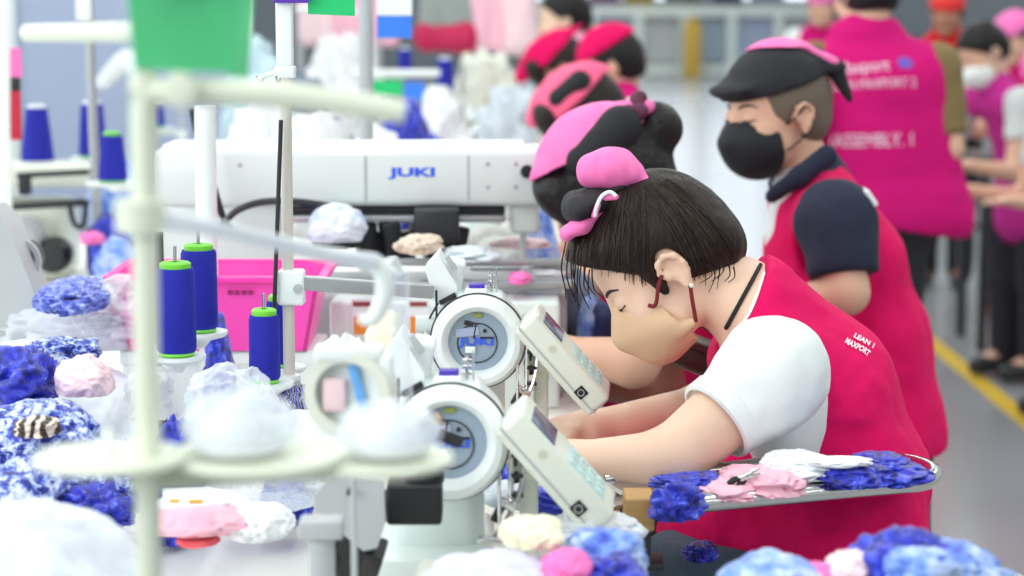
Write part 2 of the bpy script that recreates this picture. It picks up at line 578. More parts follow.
def nets(F, lo, h, smooth):
    s = F < 0
    c = [s[i:s.shape[0] - 1 + i, j:s.shape[1] - 1 + j, k:s.shape[2] - 1 + k] for i in (0, 1) for j in (0, 1) for k in (0, 1)]
    al, an = c[0].copy(), c[0].copy()
    for x in c[1:]:
        al &= x; an |= x
    I = np.nonzero(an & ~al)
    nv = len(I[0])
    idx = np.full(an.shape, -1, dtype=np.int32)
    idx[I] = np.arange(nv)
    cor = {}
    for i in (0, 1):
        for j in (0, 1):
            for k in (0, 1):
                cor[i, j, k] = F[I[0] + i, I[1] + j, I[2] + k]
    acc = np.zeros((nv, 3)); cnt = np.zeros(nv)
    for axis in range(3):
        for u in (0, 1):
            for v in (0, 1):
                A = [0, 0, 0]; o = [q for q in range(3) if q != axis]
                A[o[0]], A[o[1]] = u, v
                B = list(A); B[axis] = 1
                fa, fb = cor[tuple(A)], cor[tuple(B)]
                cr = (fa < 0) != (fb < 0)
                t = np.where(cr, fa / np.where(cr, fa - fb, 1), 0)
                pos = np.tile(np.array(A, dtype=float), (nv, 1))
                pos[:, axis] = t
                acc[cr] += pos[cr]; cnt[cr] += 1
    V = (np.stack(I, -1) + acc / cnt[:, None]) * h + lo
    faces = []
    for axis in range(3):
        o = [q for q in range(3) if q != axis]
        sa = [slice(None)] * 3; sb = [slice(None)] * 3
        sa[axis] = slice(0, -1); sb[axis] = slice(1, None)
        for q in o:
            sa[q] = slice(1, -1); sb[q] = slice(1, -1)
        a, b = s[tuple(sa)], s[tuple(sb)]
        E = np.nonzero(a != b)
        inside = a[E]
        g = [E[0].copy(), E[1].copy(), E[2].copy()]
        for q in o: g[q] = g[q] + 1
        def cell(du, dv):
            w = [g[0].copy(), g[1].copy(), g[2].copy()]
            w[o[0]] -= du; w[o[1]] -= dv
            return idx[tuple(w)]
        Q = np.stack([cell(1, 1), cell(0, 1), cell(0, 0), cell(1, 0)], -1)
        flip = inside if axis != 1 else ~inside
        Q = np.where(flip[:, None], Q, Q[:, ::-1])
        faces.append(Q[(Q >= 0).all(1)])
    Q = np.concatenate(faces)
    for _ in range(smooth):
        acc = np.zeros_like(V); cnt = np.zeros(nv)
        for a, b in ((0, 1), (1, 2), (2, 3), (3, 0)):
            np.add.at(acc, Q[:, a], V[Q[:, b]]); np.add.at(cnt, Q[:, a], 1)
        V = 0.5 * V + 0.5 * acc / np.maximum(cnt, 1)[:, None]
    return V, Q

from mathutils.bvhtree import BVHTree
def bvh(o):
    off = worldloc(o)
    return BVHTree.FromPolygons([v.co + off for v in o.data.vertices], [tuple(p.vertices) for p in o.data.polygons])

def child(root, name):
    return [c for c in root.children if c.name.split('.')[0] == name][0]

def lay(trees, pts, off=.001):
    """Points of a curve laid onto the first surface met along the sight lines of the photograph's pixels."""
    out, c0 = [], Vector((0, 0, CAMH))
    for px, py in pts:
        d = (W(px, py, 3) - c0).normalized()
        best = None
        for T in trees:
            h, n, _, dist = T.ray_cast(c0, d)
            if h is not None and (best is None or dist < best[1]):
                best = (h + (n if n.dot(d) < 0 else -n) * off, dist)
        if best: out.append(best[0])
    return out

def print_on(o, body, px, py, width, size, m, parent, xdir, name='back_print', shape=None, bold=0.0):
    """Lettering laid onto the surface of o where the photograph shows it; width in metres."""
    T = bvh(o)
    c0 = Vector((0, 0, CAMH))
    hit, nrm, _, _ = T.ray_cast(c0, (W(px, py, 3) - c0).normalized())
    if hit is None:
        return None
    if nrm.dot(c0 - hit) < 0: nrm = -nrm
    x = Vector(xdir); x = (x - nrm * x.dot(nrm)).normalized()
    y = nrm.cross(x)
    M = basis(hit, x, y)
    me = shape(M) if shape else text_mesh(body, size, m, M, ext=0, width=width, bold=bold)
    for v in me.vertices:
        h, n2, _, _ = T.ray_cast(v.co + nrm * .08, -nrm)
        if h is not None:
            v.co = h + nrm * .002
    return put(name, me, parent)

def blob(name, prims, h, m, parent=None, smooth=1, mi=None):
    V, Q = implicit(prims, h, smooth)
    idx = None
    if mi is not None:
        cen = V[Q].mean(1)
        idx = mi(cen)
    return put(name, raw_mesh(name, V, Q, m, idx), parent)

ICO = {}
def ico(sub):
    if sub not in ICO:
        bm = bmesh.new()
        bmesh.ops.create_icosphere(bm, subdivisions=sub, radius=1.0)
        bm.verts.ensure_lookup_table()
        ICO[sub] = (np.array([v.co[:] for v in bm.verts]), np.array([[v.index for v in f.verts] for f in bm.faces]))
        bm.free()
    return ICO[sub]

def crumple(name, c, r, m, seed=1, amp=0.35, freq=2.2, sub=5, rz=0.0, flat=0.35, tilt=0.0):
    """A crumpled heap of cloth or film: folds run through it and its underside lies flat."""
    D, T = ico(sub)
    P = D * freq + seed * 7.3
    w = np.stack([vnoise(P * 0.8, seed), vnoise(P * 0.8 + 31, seed), vnoise(P * 0.8 + 57, seed)], -1)
    P = P + 0.9 * w
    soft = lambda q: 1 - 2 * np.sqrt(q * q + 0.015)
    rid, rid2, rid3 = soft(vnoise(P, seed + 1)), soft(vnoise(P * 2.1 + w, seed + 2)), soft(vnoise(P * 4.3, seed + 3))
    R = 1 + amp * (0.55 * vnoise(D * 1.5 + seed, seed + 9) + 0.5 * rid + 0.26 * rid2 + 0.07 * rid3 - 0.3)
    V = D * R[:, None]
    V[:, 2] = np.where(V[:, 2] < -flat, -flat + (V[:, 2] + flat) * 0.12, V[:, 2])
    V = V * vec(r)
    ca, sa = math.cos(rz), math.sin(rz)
    V = np.stack([V[:, 0] * ca - V[:, 1] * sa, V[:, 0] * sa + V[:, 1] * ca, V[:, 2] + tilt * V[:, 0]], -1)
    return put(name, raw_mesh(name, V + vec(c), T, m))
def _oriented(V, Q):
    a, b, c, d = (V[Q[:, i]] for i in range(4))
    vol = (np.cross(b - a, c - a) * a).sum() + (np.cross(c - a, d - a) * a).sum()
    return Q if vol > 0 else Q[:, ::-1]
_nets = nets
def nets(F, lo, h, smooth):
    V, Q = _nets(F, lo, h, smooth)
    return V, np.ascontiguousarray(_oriented(V, Q))

# ------------------------------------------------------------------ the hall
FLOOR = mat('floor_polished', (150, 152, 156), 0.22, var=0.10, scale=0.7)
WALLM = mat('wall_paint', (150, 158, 166), 0.7, var=0.04)
BOARD = mat('board_blue_grey', (160, 172, 198), 0.6, var=0.03, scale=2)
YELLOW = mat('line_yellow', (214, 178, 40), 0.45, var=0.1)
PANE = mat('daylit_pane', (232, 242, 255), 0.3, emit=2.2)

def structure(o):
    o['kind'] = 'structure'
    return o

structure(MB().box((1.5, 22, -0.05), (23, 50, 0.1)).world('floor', FLOOR))
structure(MB().box((1.5, 46.1, 2.5), (23, 0.2, 5)).world('wall_back', WALLM))
structure(MB().box((1.79, 6.5, 0.002), (0.075, 10, 0.004)).world('trim_1', YELLOW))
for i in range(5):
    x = 0.2 + i * 1.5
    w = structure(thing('window_%d' % (i + 1), (x, 45.96, 1.35), None, None))
    MB().box((0, 0, 1.7), (1.25, 0.02, 3.3)).part('pane', PANE, w)
    f = MB()
    for sx in (-0.66, 0, 0.66): f.box((sx, -0.03, 1.7), (0.07, 0.06, 3.46))
    for sz in (0, 1.7, 3.4): f.box((0, -0.03, sz), (1.39, 0.06, 0.07))
    f.part('frame', MACHINE, w)

# grey-blue partition boards beyond the left benches
p0, p1 = W(14, 100, 7.4), W(246, 100, 7.4)
pt = thing('partition_board', ((p0.x + p1.x) / 2, 7.4, 0), 'tall grey-blue partition board behind the left benches', 'partition')
wd = p1.x - p0.x
MB().box((0, 0, 0.95), (wd, 0.04, 1.7), bev=0.005).part('panel', BOARD, pt)
fr = MB()
for s in (-1, 1): fr.box((s * wd / 2, 0, 0.9), (0.035, 0.06, 1.8))
fr.box((0, 0, 1.8), (wd, 0.06, 0.03))
fr.part('frame', MACHINE, pt)
for s in (-1, 1): MB().box((s * wd * 0.4, 0, 0.02), (0.06, 0.5, 0.04)).part('foot', GREY_PAINT, pt)

# white low rack with grey panels at the far end of the aisle
rk = thing('storage_rack', (3.0, 40.5, 0), 'long white storage rack with grey-blue panels across the far aisle', 'rack')
for i in range(7): MB().box((-2.4 + i * 0.85, 0, 0.62), (0.16, 0.5, 1.24)).part('post', MACHINE, rk)
for z in (0.12, 1.18): MB().box((0.15, 0, z), (5.4, 0.55, 0.16)).part('rail', MACHINE, rk)
for i in range(6):
    MB().box((-1.97 + i * 0.85, 0.05, 0.65), (0.66, 0.3, 0.8)).part('panel', [GREY_GLASS, BOARD, GREY_PAINT][i % 3], rk)
tag(MB().box((3.25, 39.95, 0.46), (0.3, 0.2, 0.92), bev=0.02).box((3.25, 39.95, 0.98), (0.24, 0.16, 0.15), bev=0.02).world('bin', mat('bin_ochre', (196, 160, 60), 0.6)),
    'narrow ochre bin standing in front of the far white rack', 'bin')
for i, (x, c) in enumerate([(1.1, (96, 104, 120)), (1.8, (130, 90, 130)), (2.48, (170, 140, 60)), (3.3, (120, 130, 120)), (4.2, (70, 76, 92)), (5.0, (150, 156, 170)), (6.2, (120, 130, 140))]):
    MBX = MB().box((x, 43.5, 0.85), (0.62, 0.5, 1.7), bev=0.02).box((x, 43.22, 1.25), (0.5, 0.06, 0.6), bev=0.01).box((x, 43.22, 0.5), (0.5, 0.06, 0.6), bev=0.01)
    nm = ['slate grey', 'mauve', 'ochre', 'sage grey', 'dark slate', 'pale grey', 'steel grey'][i]
    tag(MBX.world('locker', mat('locker_%d' % i, c, 0.5)), nm + ' locker standing beyond the far white rack', 'locker', 'lockers beyond the far rack')

# ------------------------------------------------------------------ benches of the sewing line
TZ = 0.82
def bench(y0, y1, label, x0=-1.35, x1=0.13):
    cx, cy = (x0 + x1) / 2, (y0 + y1) / 2
    t = thing('sewing_bench', (cx, cy, 0), label, 'table', 'white benches of the sewing line')
    lx, ly = x1 - x0, y1 - y0
    MB().box((0, 0, TZ - 0.02), (lx, ly, 0.04), bev=0.006).part('tabletop', TABLE, t)
    MB().box((lx / 2 + 0.004, 0, TZ - 0.02), (0.008, ly, 0.03)).part('edge_band', PLY, t)
    for sx in (-1, 1):
        for sy in (-1, 1):
            MB().box((sx * (lx / 2 - 0.08), sy * (ly / 2 - 0.06), (TZ - 0.04) / 2), (0.05, 0.05, TZ - 0.04), bev=0.004).part('leg', GREY_PAINT, t)
    MB().box((lx / 2 - 0.62, 0, 0.2), (0.3, ly - 0.3, 0.03), bev=0.005).part('footrest', GREY_PAINT, t)
    return t
bench(1.72, 2.62, 'white sewing bench under the nearest control panel')
bench(2.64, 3.30, 'white sewing bench under the in-focus round machine head')
bench(3.32, 4.6, 'white sewing bench under the long-arm machine')
bench(4.62, 6.0, 'white sewing bench behind the long-arm machine, left cones on it')
bench(6.02, 8.2, 'white sewing bench under the second bank of blurred machines', -.82)
bench(8.22, 9.4, 'white sewing bench before the hanging pink garments', -.82)
bench(9.8, 12.5, 'white sewing bench farthest along the line', -.82)

# ------------------------------------------------------------------ round-headed sewing machine
def make_machine(label, group, loc):
    t = thing('sewing_machine', loc, label, 'sewing machine', group)
    # bed and column
    MB().box((-0.03, 0.09, 0.04), (0.15, 0.22, 0.08), bev=0.012).part('bed', MACHINE, t)
    MB().box((-0.015, 0.075, 0.14), (0.10, 0.08, 0.2), bev=0.02).part('column', MACHINE, t)
    # round arm whose end faces the aisle
    a = MB().lathe((0, 0.0, 0.20), [(0.052, 0.0), (0.060, 0.004), (0.0625, 0.012), (0.0625, 0.045), (0.060, 0.075), (0.05, 0.10), (0, 0.105)], 56, (0, 1, 0), caps=False)
    a.box((-0.005, 0.05, 0.24), (0.085, 0.07, 0.04), bev=0.014)
    a.part('arm', MACHINE, t)
    # face ring with its seam line and window
    prof = [(0.039, 0.0), (0.042, -0.012), (0.048, -0.018), (0.055, -0.016), (0.0605, -0.008), (0.0615, 0.002), (0.0605, 0.003), (0.039, 0.003), (0.039, 0.0)]
    MB().lathe((0, 0, 0.20), prof, 64, (0, 1, 0), caps=False).part('face_ring', STANDW, t)
    MB().lathe((0, 0, 0.20), [(0.0615, 0.003), (0.0636, 0.003), (0.0636, 0.0055), (0.0615, 0.0055), (0.0615, 0.003)], 64, (0, 1, 0), caps=False).part('seam', DARK, t)
    w = MB().lathe((0, 0, 0.20), [(0, 0.0), (0.0395, 0.0), (0.0395, 0.004), (0, 0.004)], 48, (0, 1, 0), caps=False).part('window', GREY_GLASS, t)
    b = MB()
    R = 0.026
    b.tube([(R * math.cos(q * math.pi / 12) - 0.001, -0.0012, 0.198 + R * math.sin(q * math.pi / 12)) for q in range(25)], 0.0009, 6, 1)
    b.part('dial', DARK, w)
    b = MB().box((-0.012, -0.002, 0.224), (0.012, 0.003, 0.006), (0, 0.3, 0)).lathe((0.009, 0, 0.214), [(0.0026, -0.003), (0.0026, 0.001)], 12, (0, 1, 0))
    b.box((0.012, -0.002, 0.205), (0.018, 0.002, 0.0022)).box((-0.004, -0.002, 0.214), (0.0016, 0.002, 0.02), (0, 0.2, 0)).box((-0.009, -0.002, 0.178), (0.005, 0.003, 0.004))
    b.part('gear', DARK, w)
    MB().box((-0.014, -0.0015, 0.2125), (0.03, 0.002, 0.011), (0, -0.12, 0)).part('guard', mat('guard_lilac', (168, 178, 206), 0.3), w)
    MB().box((0.0, -0.0016, 0.2345), (0.012, 0.002, 0.0055), bev=0.001).part('sticker', mat('sticker_olive', (150, 160, 70), 0.5), w)
    MB().box((-0.010, -0.003, 0.189), (0.014, 0.004, 0.009), bev=0.002).part('block', STANDW, w)
    link('logo', text_mesh('JUKI', 0.014, BLUEINK, basis((-0.001, -0.0018, 0.1995), (1, 0, 0), (0, 0, 1)), bold=0.0004, width=0.046), w)
    # hooded feed box at the upper left
    h = MB().prism([(-0.070, 0.292), (-0.052, 0.312), (-0.028, 0.270), (-0.028, 0.248), (-0.056, 0.248)], -0.10, -0.02, Matrix(((1, 0, 0, 0), (0, 0, -1, 0), (0, 1, 0, 0), (0, 0, 0, 1))))
    h.box((-0.034, 0.075, 0.272), (0.026, 0.06, 0.055), (0, 0.2, 0), bev=0.006)
    h.part('feed_hood', STANDW, t)
    MB().box((-0.036, 0.03, 0.30), (0.007, 0.012, 0.022), (0, -0.6, 0), bev=0.001).part('lever', GREY_PAINT, t)
    k = MB().cyl((-0.083, 0.03, 0.217), (-0.052, 0.03, 0.217), 0.0125, seg=24).box((-0.050, 0.03, 0.20), (0.016, 0.05, 0.055), bev=0.005)
    k.part('motor_cap', MACHINE, t)
    MB().lathe((-0.068, 0.0, 0.192), [(0.0, -0.004), (0.0055, -0.003), (0.0064, 0.0), (0.0064, 0.03)], 18, (0, 1, 0)).part('knob', BLACK, t)
    MB().box((-0.002, 0.04, 0.268), (0.021, 0.02, 0.006), bev=0.001).part('tag', PURPLE, t)
    MB().box((-0.003, 0.04, 0.260), (0.03, 0.05, 0.012), bev=0.003).part('tag_base', STANDW, t)
    p = MB()
    p.cyl((0.024, 0.035, 0.25), (0.024, 0.035, 0.292), 0.0011, seg=8).cyl((0.017, 0.05, 0.25), (0.017, 0.05, 0.282), 0.0022, seg=8)
    for z in (0.264, 0.271, 0.278): p.cyl((0.017, 0.05, z), (0.017, 0.05, z + 0.0025), 0.0055, seg=14)
    p.part('thread_guide', CHROME, t)
    p = MB().tube([(-0.035, 0.05, 0.262), (-0.05, 0.03, 0.25), (-0.06, 0.02, 0.235), (-0.07, 0.03, 0.215)], 0.0014, 8).cyl((-0.055, 0.02, 0.225), (-0.055, 0.02, 0.265), 0.0015, seg=8)
    p.box((-0.04, 0.02, 0.254), (0.024, 0.012, 0.006), (0, -0.5, 0))
    p.part('thread_lever', DARK, t)
    # linkage down the operator's side
    l = MB()
    for i in range(5):
        z = 0.222 - i * 0.021
        l.box((0.067 + 0.002 * (i % 2), 0.01 + 0.012 * (i % 2), z), (0.008, 0.016, 0.013), (0, 0.2 * (i % 3 - 1), 0), bev=0.001)
        l.cyl((0.066, -0.004, z + 0.006), (0.077, -0.004, z + 0.006), 0.0026, seg=10)
    l.part('linkage', DARK, t)
    l = MB().tube([(0.073, 0.0, 0.225), (0.078, 0.0, 0.19), (0.074, -0.004, 0.15), (0.058, -0.006, 0.115), (0.046, -0.006, 0.10)], 0.0028, 8)
    l.cyl((0.064, 0.0, 0.19), (0.064, 0.0, 0.085), 0.0032, seg=10).cyl((0.052, -0.01, 0.17), (0.052, -0.01, 0.10), 0.0022, seg=10)
    l.box((0.06, -0.004, 0.135), (0.02, 0.012, 0.008), (0, 0.5, 0), bev=0.001).box((0.044, -0.006, 0.095), (0.03, 0.02, 0.005), (0, 0.15, 0), bev=0.001)
    l.part('presser', CHROME, t)
    MB().box((0.052, -0.002, 0.128), (0.008, 0.014, 0.026), (0, 0.5, 0), bev=0.001).part('clamp', BLACK, t)
    # tilted control panel
    ax, nx = Vector((0.66, 0.0, -0.75)).normalized(), Vector((0.75, 0.0, 0.66))
    M = basis((0.112, -0.01, 0.178), ax, Vector((0, 1, 0)))       # local x down the panel, y into the scene, z out of its face
    M = M @ Matrix.Rotation(math.radians(5.5), 4, 'X')
    pn = MB().box((0, 0, 0), (0.148, 0.085, 0.038), bev=0.007, M=M).part('control_panel', MACHINE_CREAM, t)
    MB().box((0, 0, 0), (0.149, 0.087, 0.0022), M=M @ Matrix.Translation((0, 0, -0.009))).part('panel_seam', GREY_PAINT, pn)
    MB().box((0, 0, 0), (0.036, 0.060, 0.003), bev=0.001, M=M @ Matrix.Translation((-0.041, -0.004, 0.019))).part('screen', SCREEN, pn)
    kk = MB().box((0, 0, 0), (0.058, 0.066, 0.002), bev=0.001, M=M @ Matrix.Translation((0.026, -0.002, 0.0191)))
    for i in range(4):
        for j in range(3):
            kk.box((0, 0, 0), (0.009, 0.012, 0.0025), bev=0.001, M=M @ Matrix.Translation((0.006 + i * 0.0135, -0.022 + j * 0.02, 0.0205)))
    kk.part('keypad', KEYS, pn)
    MB().box((0, 0, 0), (0.014, 0.004, 0.014), bev=0.001, M=M @ Matrix.Translation((0.042, -0.0425, -0.004))).part('switch', BLACK, pn)
    q = M @ Vector((0.042, -0.0445, -0.004))
    MB().tube([q + (M.to_3x3() @ Vector((0.0042 * math.cos(a * math.pi / 6), 0, 0.0042 * math.sin(a * math.pi / 6)))) for a in range(13)], 0.0006, 6, 1).part('emblem', GREY_PAINT, pn)
    q = M @ Vector((-0.025, -0.0425, 0.006))
    MB().lathe(q, [(0.0, -0.0008), (0.005, -0.0008), (0.005, 0.001)], 18, M.to_3x3() @ Vector((0, 1, 0))).part('button', mat('button_beige', (206, 204, 184), 0.5), pn)
    MB().box((0.085, 0.03, 0.165), (0.05, 0.03, 0.018), (0, 0.3, 0), bev=0.004).box((0.083, 0.03, 0.10), (0.02, 0.02, 0.15), bev=0.004).part('panel_bracket', MACHINE_CREAM, t)
    return t
GM = 'round-headed machines along the bench line'
m2 = make_machine('white round-headed sewing machine in focus, open grey dial window facing the aisle', GM, (W(478, 342, 2.85).x, 2.85, TZ))
m1 = copy_thing(m2, (W(450, 430, 2.27).x, 2.27, TZ - 0.016), 'blurred white sewing machine with an orange warning sticker, in front of the in-focus one')
wp = W(438, 408, 2.262)
# sticker, motor and covers that only the nearest machine shows
x0, y0, z0 = m1.location
MB().prism([(-0.008, -0.006), (0.008, -0.006), (0, 0.008)], 0, 0.001, basis((-0.013, -0.0025, 0.226), (1, 0, 0), (0, 0, 1))).part('warning_sticker', WARN, m1)
MB().box((0.0, -0.003, 0.205), (0.026, 0.004, 0.012), (0, 0.4, 0), bev=0.002).part('catch', DARK, m1)
c = W(415, 500, 2.2)
MB().box((c.x - x0, c.y - y0, c.z - z0), (0.056, 0.05, 0.042), bev=0.004).cyl((c.x - x0 + .01, c.y - y0, c.z - z0 + .02), (c.x - x0 + .01, c.y - y0, c.z - z0 + .032), 0.02).box((c.x - x0 - 0.03, c.y - y0, c.z - z0 - 0.006), (0.03, 0.04, 0.026), bev=0.004).part('motor', BLACK, m1)
P = [W(px, py, 2.12) for px, py in ((315, 492), (330, 476), (352, 474), (384, 480), (386, 520), (378, 545), (364, 548), (330, 520), (316, 506))]
MB().prism([(p.x - x0, p.z - z0) for p in P], -0.0, 0.012, Matrix(((1, 0, 0, 0), (0, 0, -1, P[0].y - y0), (0, 1, 0, 0), (0, 0, 0, 1)))).part('belt_cover', GREY_PAINT, m1)
c = W(350, 492, 2.1)
MB().lathe((c.x - x0, c.y - y0 - 0.001, c.z - z0), [(0, -0.002), (0.0032, -0.002), (0.0032, 0.01)], 14, (0, 1, 0)).part('screw', BLACK, m1)
c = W(420, 560, 2.05)
MB().box((c.x - x0, c.y - y0, 0.03), (0.12, 0.14, 0.09), bev=0.02).box((c.x - x0 + 0.02, c.y - y0 + .02, 0.09), (0.06, 0.08, 0.05), (0, 0.3, 0), bev=0.012).part('base_cover', MACHINE_CREAM, m1)
c = W(322, 548, 2.0)
b = MB().cyl((c.x - x0, c.y - y0, -0.0), (c.x - x0, c.y - y0, c.z - z0 + 0.01), 0.012, seg=20).box((c.x - x0, c.y - y0, c.z - z0 + 0.02), (0.042, 0.035, 0.018), bev=0.004)
b.part('oil_post', GREY_PAINT, m1)
c = W(352, 550, 2.12)
b = MB()
for i in range(4): b.box((c.x - x0 + 0.012 * (i - 1.5), c.y - y0 + 0.02, c.z - z0 - 0.006 * i), (0.02, 0.03, 0.05), (0.2 * i, 0.3, 0), bev=0.003)
b.part('drive_chain', BLACK, m1)
for i, (y, lab) in enumerate([(5.2, 'blurred white sewing machine behind the long-arm machine, nearest of the far bank'), (6.9, 'blurred white sewing machine, second of the far bank behind the long arm'),
                 (8.8, 'blurred white sewing machine, third of the far bank behind the long arm'), (11.0, 'small blurred white sewing machine, last of the far bank')]):
    copy_thing(m2, (-0.06 - 0.02 * i, y, TZ + 0.0), lab)
for i, (y, x, lab) in enumerate([(6.6, -0.62, 'blurred white sewing machine, left of the grey pole with the blue card'), (8.4, -0.55, 'blurred white sewing machine below the hanging pink garments')]):
    copy_thing(m2, (x, y, TZ), lab)

# ------------------------------------------------------------------ long-arm machine across the picture
def rel(px, py, Y, o):
    return W(px, py, Y) - o
o3 = Vector((W(350, 180, 3.75).x, 3.75, TZ))
t = thing('long_arm_machine', o3, 'long white arm machine with a blue logo, lying across behind the in-focus machine', 'sewing machine')
L, R_ = W(153, 180, 3.68).x - o3.x, W(545, 180, 3.68).x - o3.x
zt, zb = W(0, 149, 3.68).z - TZ, W(0, 206, 3.68).z - TZ
MB().box(((L + R_) / 2, 0, (zt + zb) / 2), (R_ - L, 0.16, zt - zb), bev=0.012).part('arm', MACHINE, t)
MB().box(((L + R_) / 2 - 0.01, 0, zt + 0.002), (R_ - L - 0.05, 0.13, 0.010), bev=0.004).part('arm_lid', STANDW, t)
cR = W(282, 180, 3.68).x - o3.x
MB().box(((L + cR) / 2, 0.01, zb / 2 - 0.0), (cR - L, 0.15, zb + 0.02), bev=0.012).part('column', MACHINE, t)
x2 = W(366, 180, 3.68).x - o3.x
MB().box((x2, -0.0795, (zt + zb) / 2), (0.004, 0.004, zt - zb - 0.02)).box((W(468, 0, 3.68).x - o3.x, -0.0795, (zt + zb) / 2), (0.003, 0.004, zt - zb - 0.02)).part('cover_joint', GREY_PAINT, t)
link('logo', text_mesh('JUKI', 0.02, BLUEINK, basis((W(412, 0, 3.66).x - o3.x, -0.0805, W(0, 173, 3.66).z - TZ), (1, 0, 0), (0, 0, 1)), bold=0.0008, width=0.078), t)
for px, py in ((488, 164), (488, 187), (516, 164), (516, 187), (206, 185), (240, 165)):
    q = rel(px, py, 3.67, o3)
    MB().lathe((q.x, -0.079, q.z), [(0, -0.003), (0.004, -0.002), (0.004, 0.004)], 12, (0, 1, 0)).part('screw', GREY_PAINT, t)
q = rel(527, 172, 3.66, o3)
MB().lathe((q.x, -0.08, q.z), [(0, -0.004), (0.011, -0.003), (0.011, 0.01)], 20, (0, 1, 0)).part('port', BLACK, t)
hx = (W(505, 0, 3.68).x - o3.x, R_)
MB().box(((hx[0] + hx[1]) / 2, 0, zb - 0.02), (0.05, 0.1, 0.06), bev=0.01).cyl((hx[0] + 0.03, 0, zb - 0.04), (hx[0] + 0.03, 0, zb - 0.13), 0.006).part('needle_head', MACHINE, t)
a, b_ = rel(282, 212, 3.66, o3), rel(505, 212, 3.66, o3)
MB().box(((a.x + b_.x) / 2, -0.03, a.z), (b_.x - a.x, 0.05, 0.012), bev=0.003).part('rail', DARK, t)
MB().box(((a.x + b_.x) / 2, -0.045, a.z - 0.014), (b_.x - a.x, 0.05, 0.012), bev=0.003).part('carriage', ALU, t)
# lower bed with dark mechanism
a, b_ = rel(286, 272, 3.6, o3), rel(566, 272, 3.6, o3)
MB().box(((a.x + b_.x) / 2, -0.08, a.z / 2 - 0.01), (b_.x - a.x, 0.3, a.z - 0.03), bev=0.01).part('bed', GREY_PAINT, t)
m = MB()
for i in range(9):
    q = rel(352 + i * 13, 228 + (i * 7) % 16, 3.68, o3)
    m.box((q.x, -0.06 + 0.02 * (i % 3), q.z - 0.01), (0.03, 0.04, 0.045 + 0.012 * (i % 2)), (0, 0.2 * (i % 3 - 1), 0.3), bev=0.003)
q = rel(436, 226, 3.62, o3); m.box((q.x, -0.1, q.z), (0.075, 0.05, 0.055), bev=0.006)
q = rel(330, 245, 3.62, o3); m.box((q.x, -0.1, q.z), (0.06, 0.05, 0.02), bev=0.004)
m.part('mechanism', DARK, t)
m = MB()
for px0, px1, py, Y, th in ((300, 572, 262, 3.56, 0.010), (420, 575, 284, 3.5, 0.012), (470, 575, 268, 3.6, 0.006)):
    a, b_ = rel(px0, py, Y, o3), rel(px1, py, Y, o3)
    m.box(((a.x + b_.x) / 2, a.y, a.z), (b_.x - a.x, 0.03, th), bev=0.002)
m.part('slide_bar', ALU, t)
a, b_ = rel(330, 300, 3.44, o3), rel(560, 300, 3.44, o3)
zc = rel(0, 336, 3.44, o3).z
cb = MB().box(((a.x + b_.x) / 2, -0.28, (a.z + 0.0) / 2), (b_.x - a.x, 0.09, a.z), bev=0.008).part('front_cover', MACHINE, t)
q = rel(506, 322, 3.42, o3)
MB().box((q.x, -0.326, q.z), (0.062, 0.004, 0.009), bev=0.001).part('slot', DARK, cb)
q = rel(540, 312, 3.42, o3)
MB().box((q.x, -0.326, q.z), (0.004, 0.004, 0.02)).part('slot', DARK, cb)
for px in (362, 418):
    q = rel(px, 318, 3.42, o3)
    lb = MB().box((q.x, -0.3265, q.z), (0.034, 0.003, 0.062), bev=0.001).part('notice', CARD_WHITE, cb)
    MB().box((q.x, -0.329, q.z - 0.012), (0.026, 0.002, 0.028)).part('notice_print', mat('print_orange', (236, 140, 40), 0.5), lb)
    MB().box((q.x, -0.329, q.z + 0.022), (0.028, 0.002, 0.007)).part('notice_print', mat('print_maroon', (150, 60, 60), 0.5), lb)
k = MB().tube([rel(192, 108, 3.6, o3), rel(196, 128, 3.6, o3), rel(203, 150, 3.6, o3), rel(222, 215, 3.62, o3), rel(232, 232, 3.62, o3)], 0.006, 10)
k.tube([rel(218, 232, 3.6, o3), rel(235, 212, 3.6, o3), rel(262, 202, 3.6, o3), rel(300, 202, 3.6, o3), rel(340, 208, 3.64, o3)], 0.006, 10)
k.part('cable', DARK, t)

# black-railed machine on the far left bench
o4 = Vector((W(45, 220, 5.1).x, 5.1, TZ))
t = thing('overlock_machine', o4, 'cream machine with two black rails, under the blue cones at the left edge', 'sewing machine')
q0, q1 = rel(-60, 176, 5.0, o4), rel(112, 176, 5.0, o4)
MB().box(((q0.x + q1.x) / 2, -0.02, q0.z), (q1.x - q0.x, 0.2, 0.05), bev=0.01).part('upper_arm', MACHINE_CREAM, t)
b = MB()
q = rel(52, 174, 4.88, o4); b.box((q.x, q.y + .01, q.z), (0.16, 0.02, 0.012), (0, -0.05, 0), bev=0.003)
q = rel(24, 186, 4.88, o4); b.box((q.x, q.y + .01, q.z), (0.026, 0.03, 0.04), bev=0.004)
q = rel(40, 205, 4.86, o4); b.box((q.x, q.y, q.z), (0.2, 0.02, 0.016), (0, -0.06, 0), bev=0.003)
q = rel(78, 205, 4.86, o4); b.tube([(q.x - .02, q.y, q.z + .01), (q.x - .01, q.y, q.z - .04), (q.x + .01, q.y, q.z - .045), (q.x + .02, q.y, q.z + .01)], 0.006, 8)
b.part('rail', BLACK, t)
q = rel(24, 225, 5.0, o4)
MB().box((q.x - 0.05, 0.0, 0.09), (0.28, 0.22, 0.18), bev=0.03).part('body', MACHINE_CREAM, t)
q = rel(22, 238, 4.9, o4); MB().lathe((q.x, q.y, q.z), [(0, -0.02), (0.03, -0.018), (0.045, 0.0), (0.045, 0.05)], 28, (0, 1, 0)).part('wheel', GREY_PAINT, t)
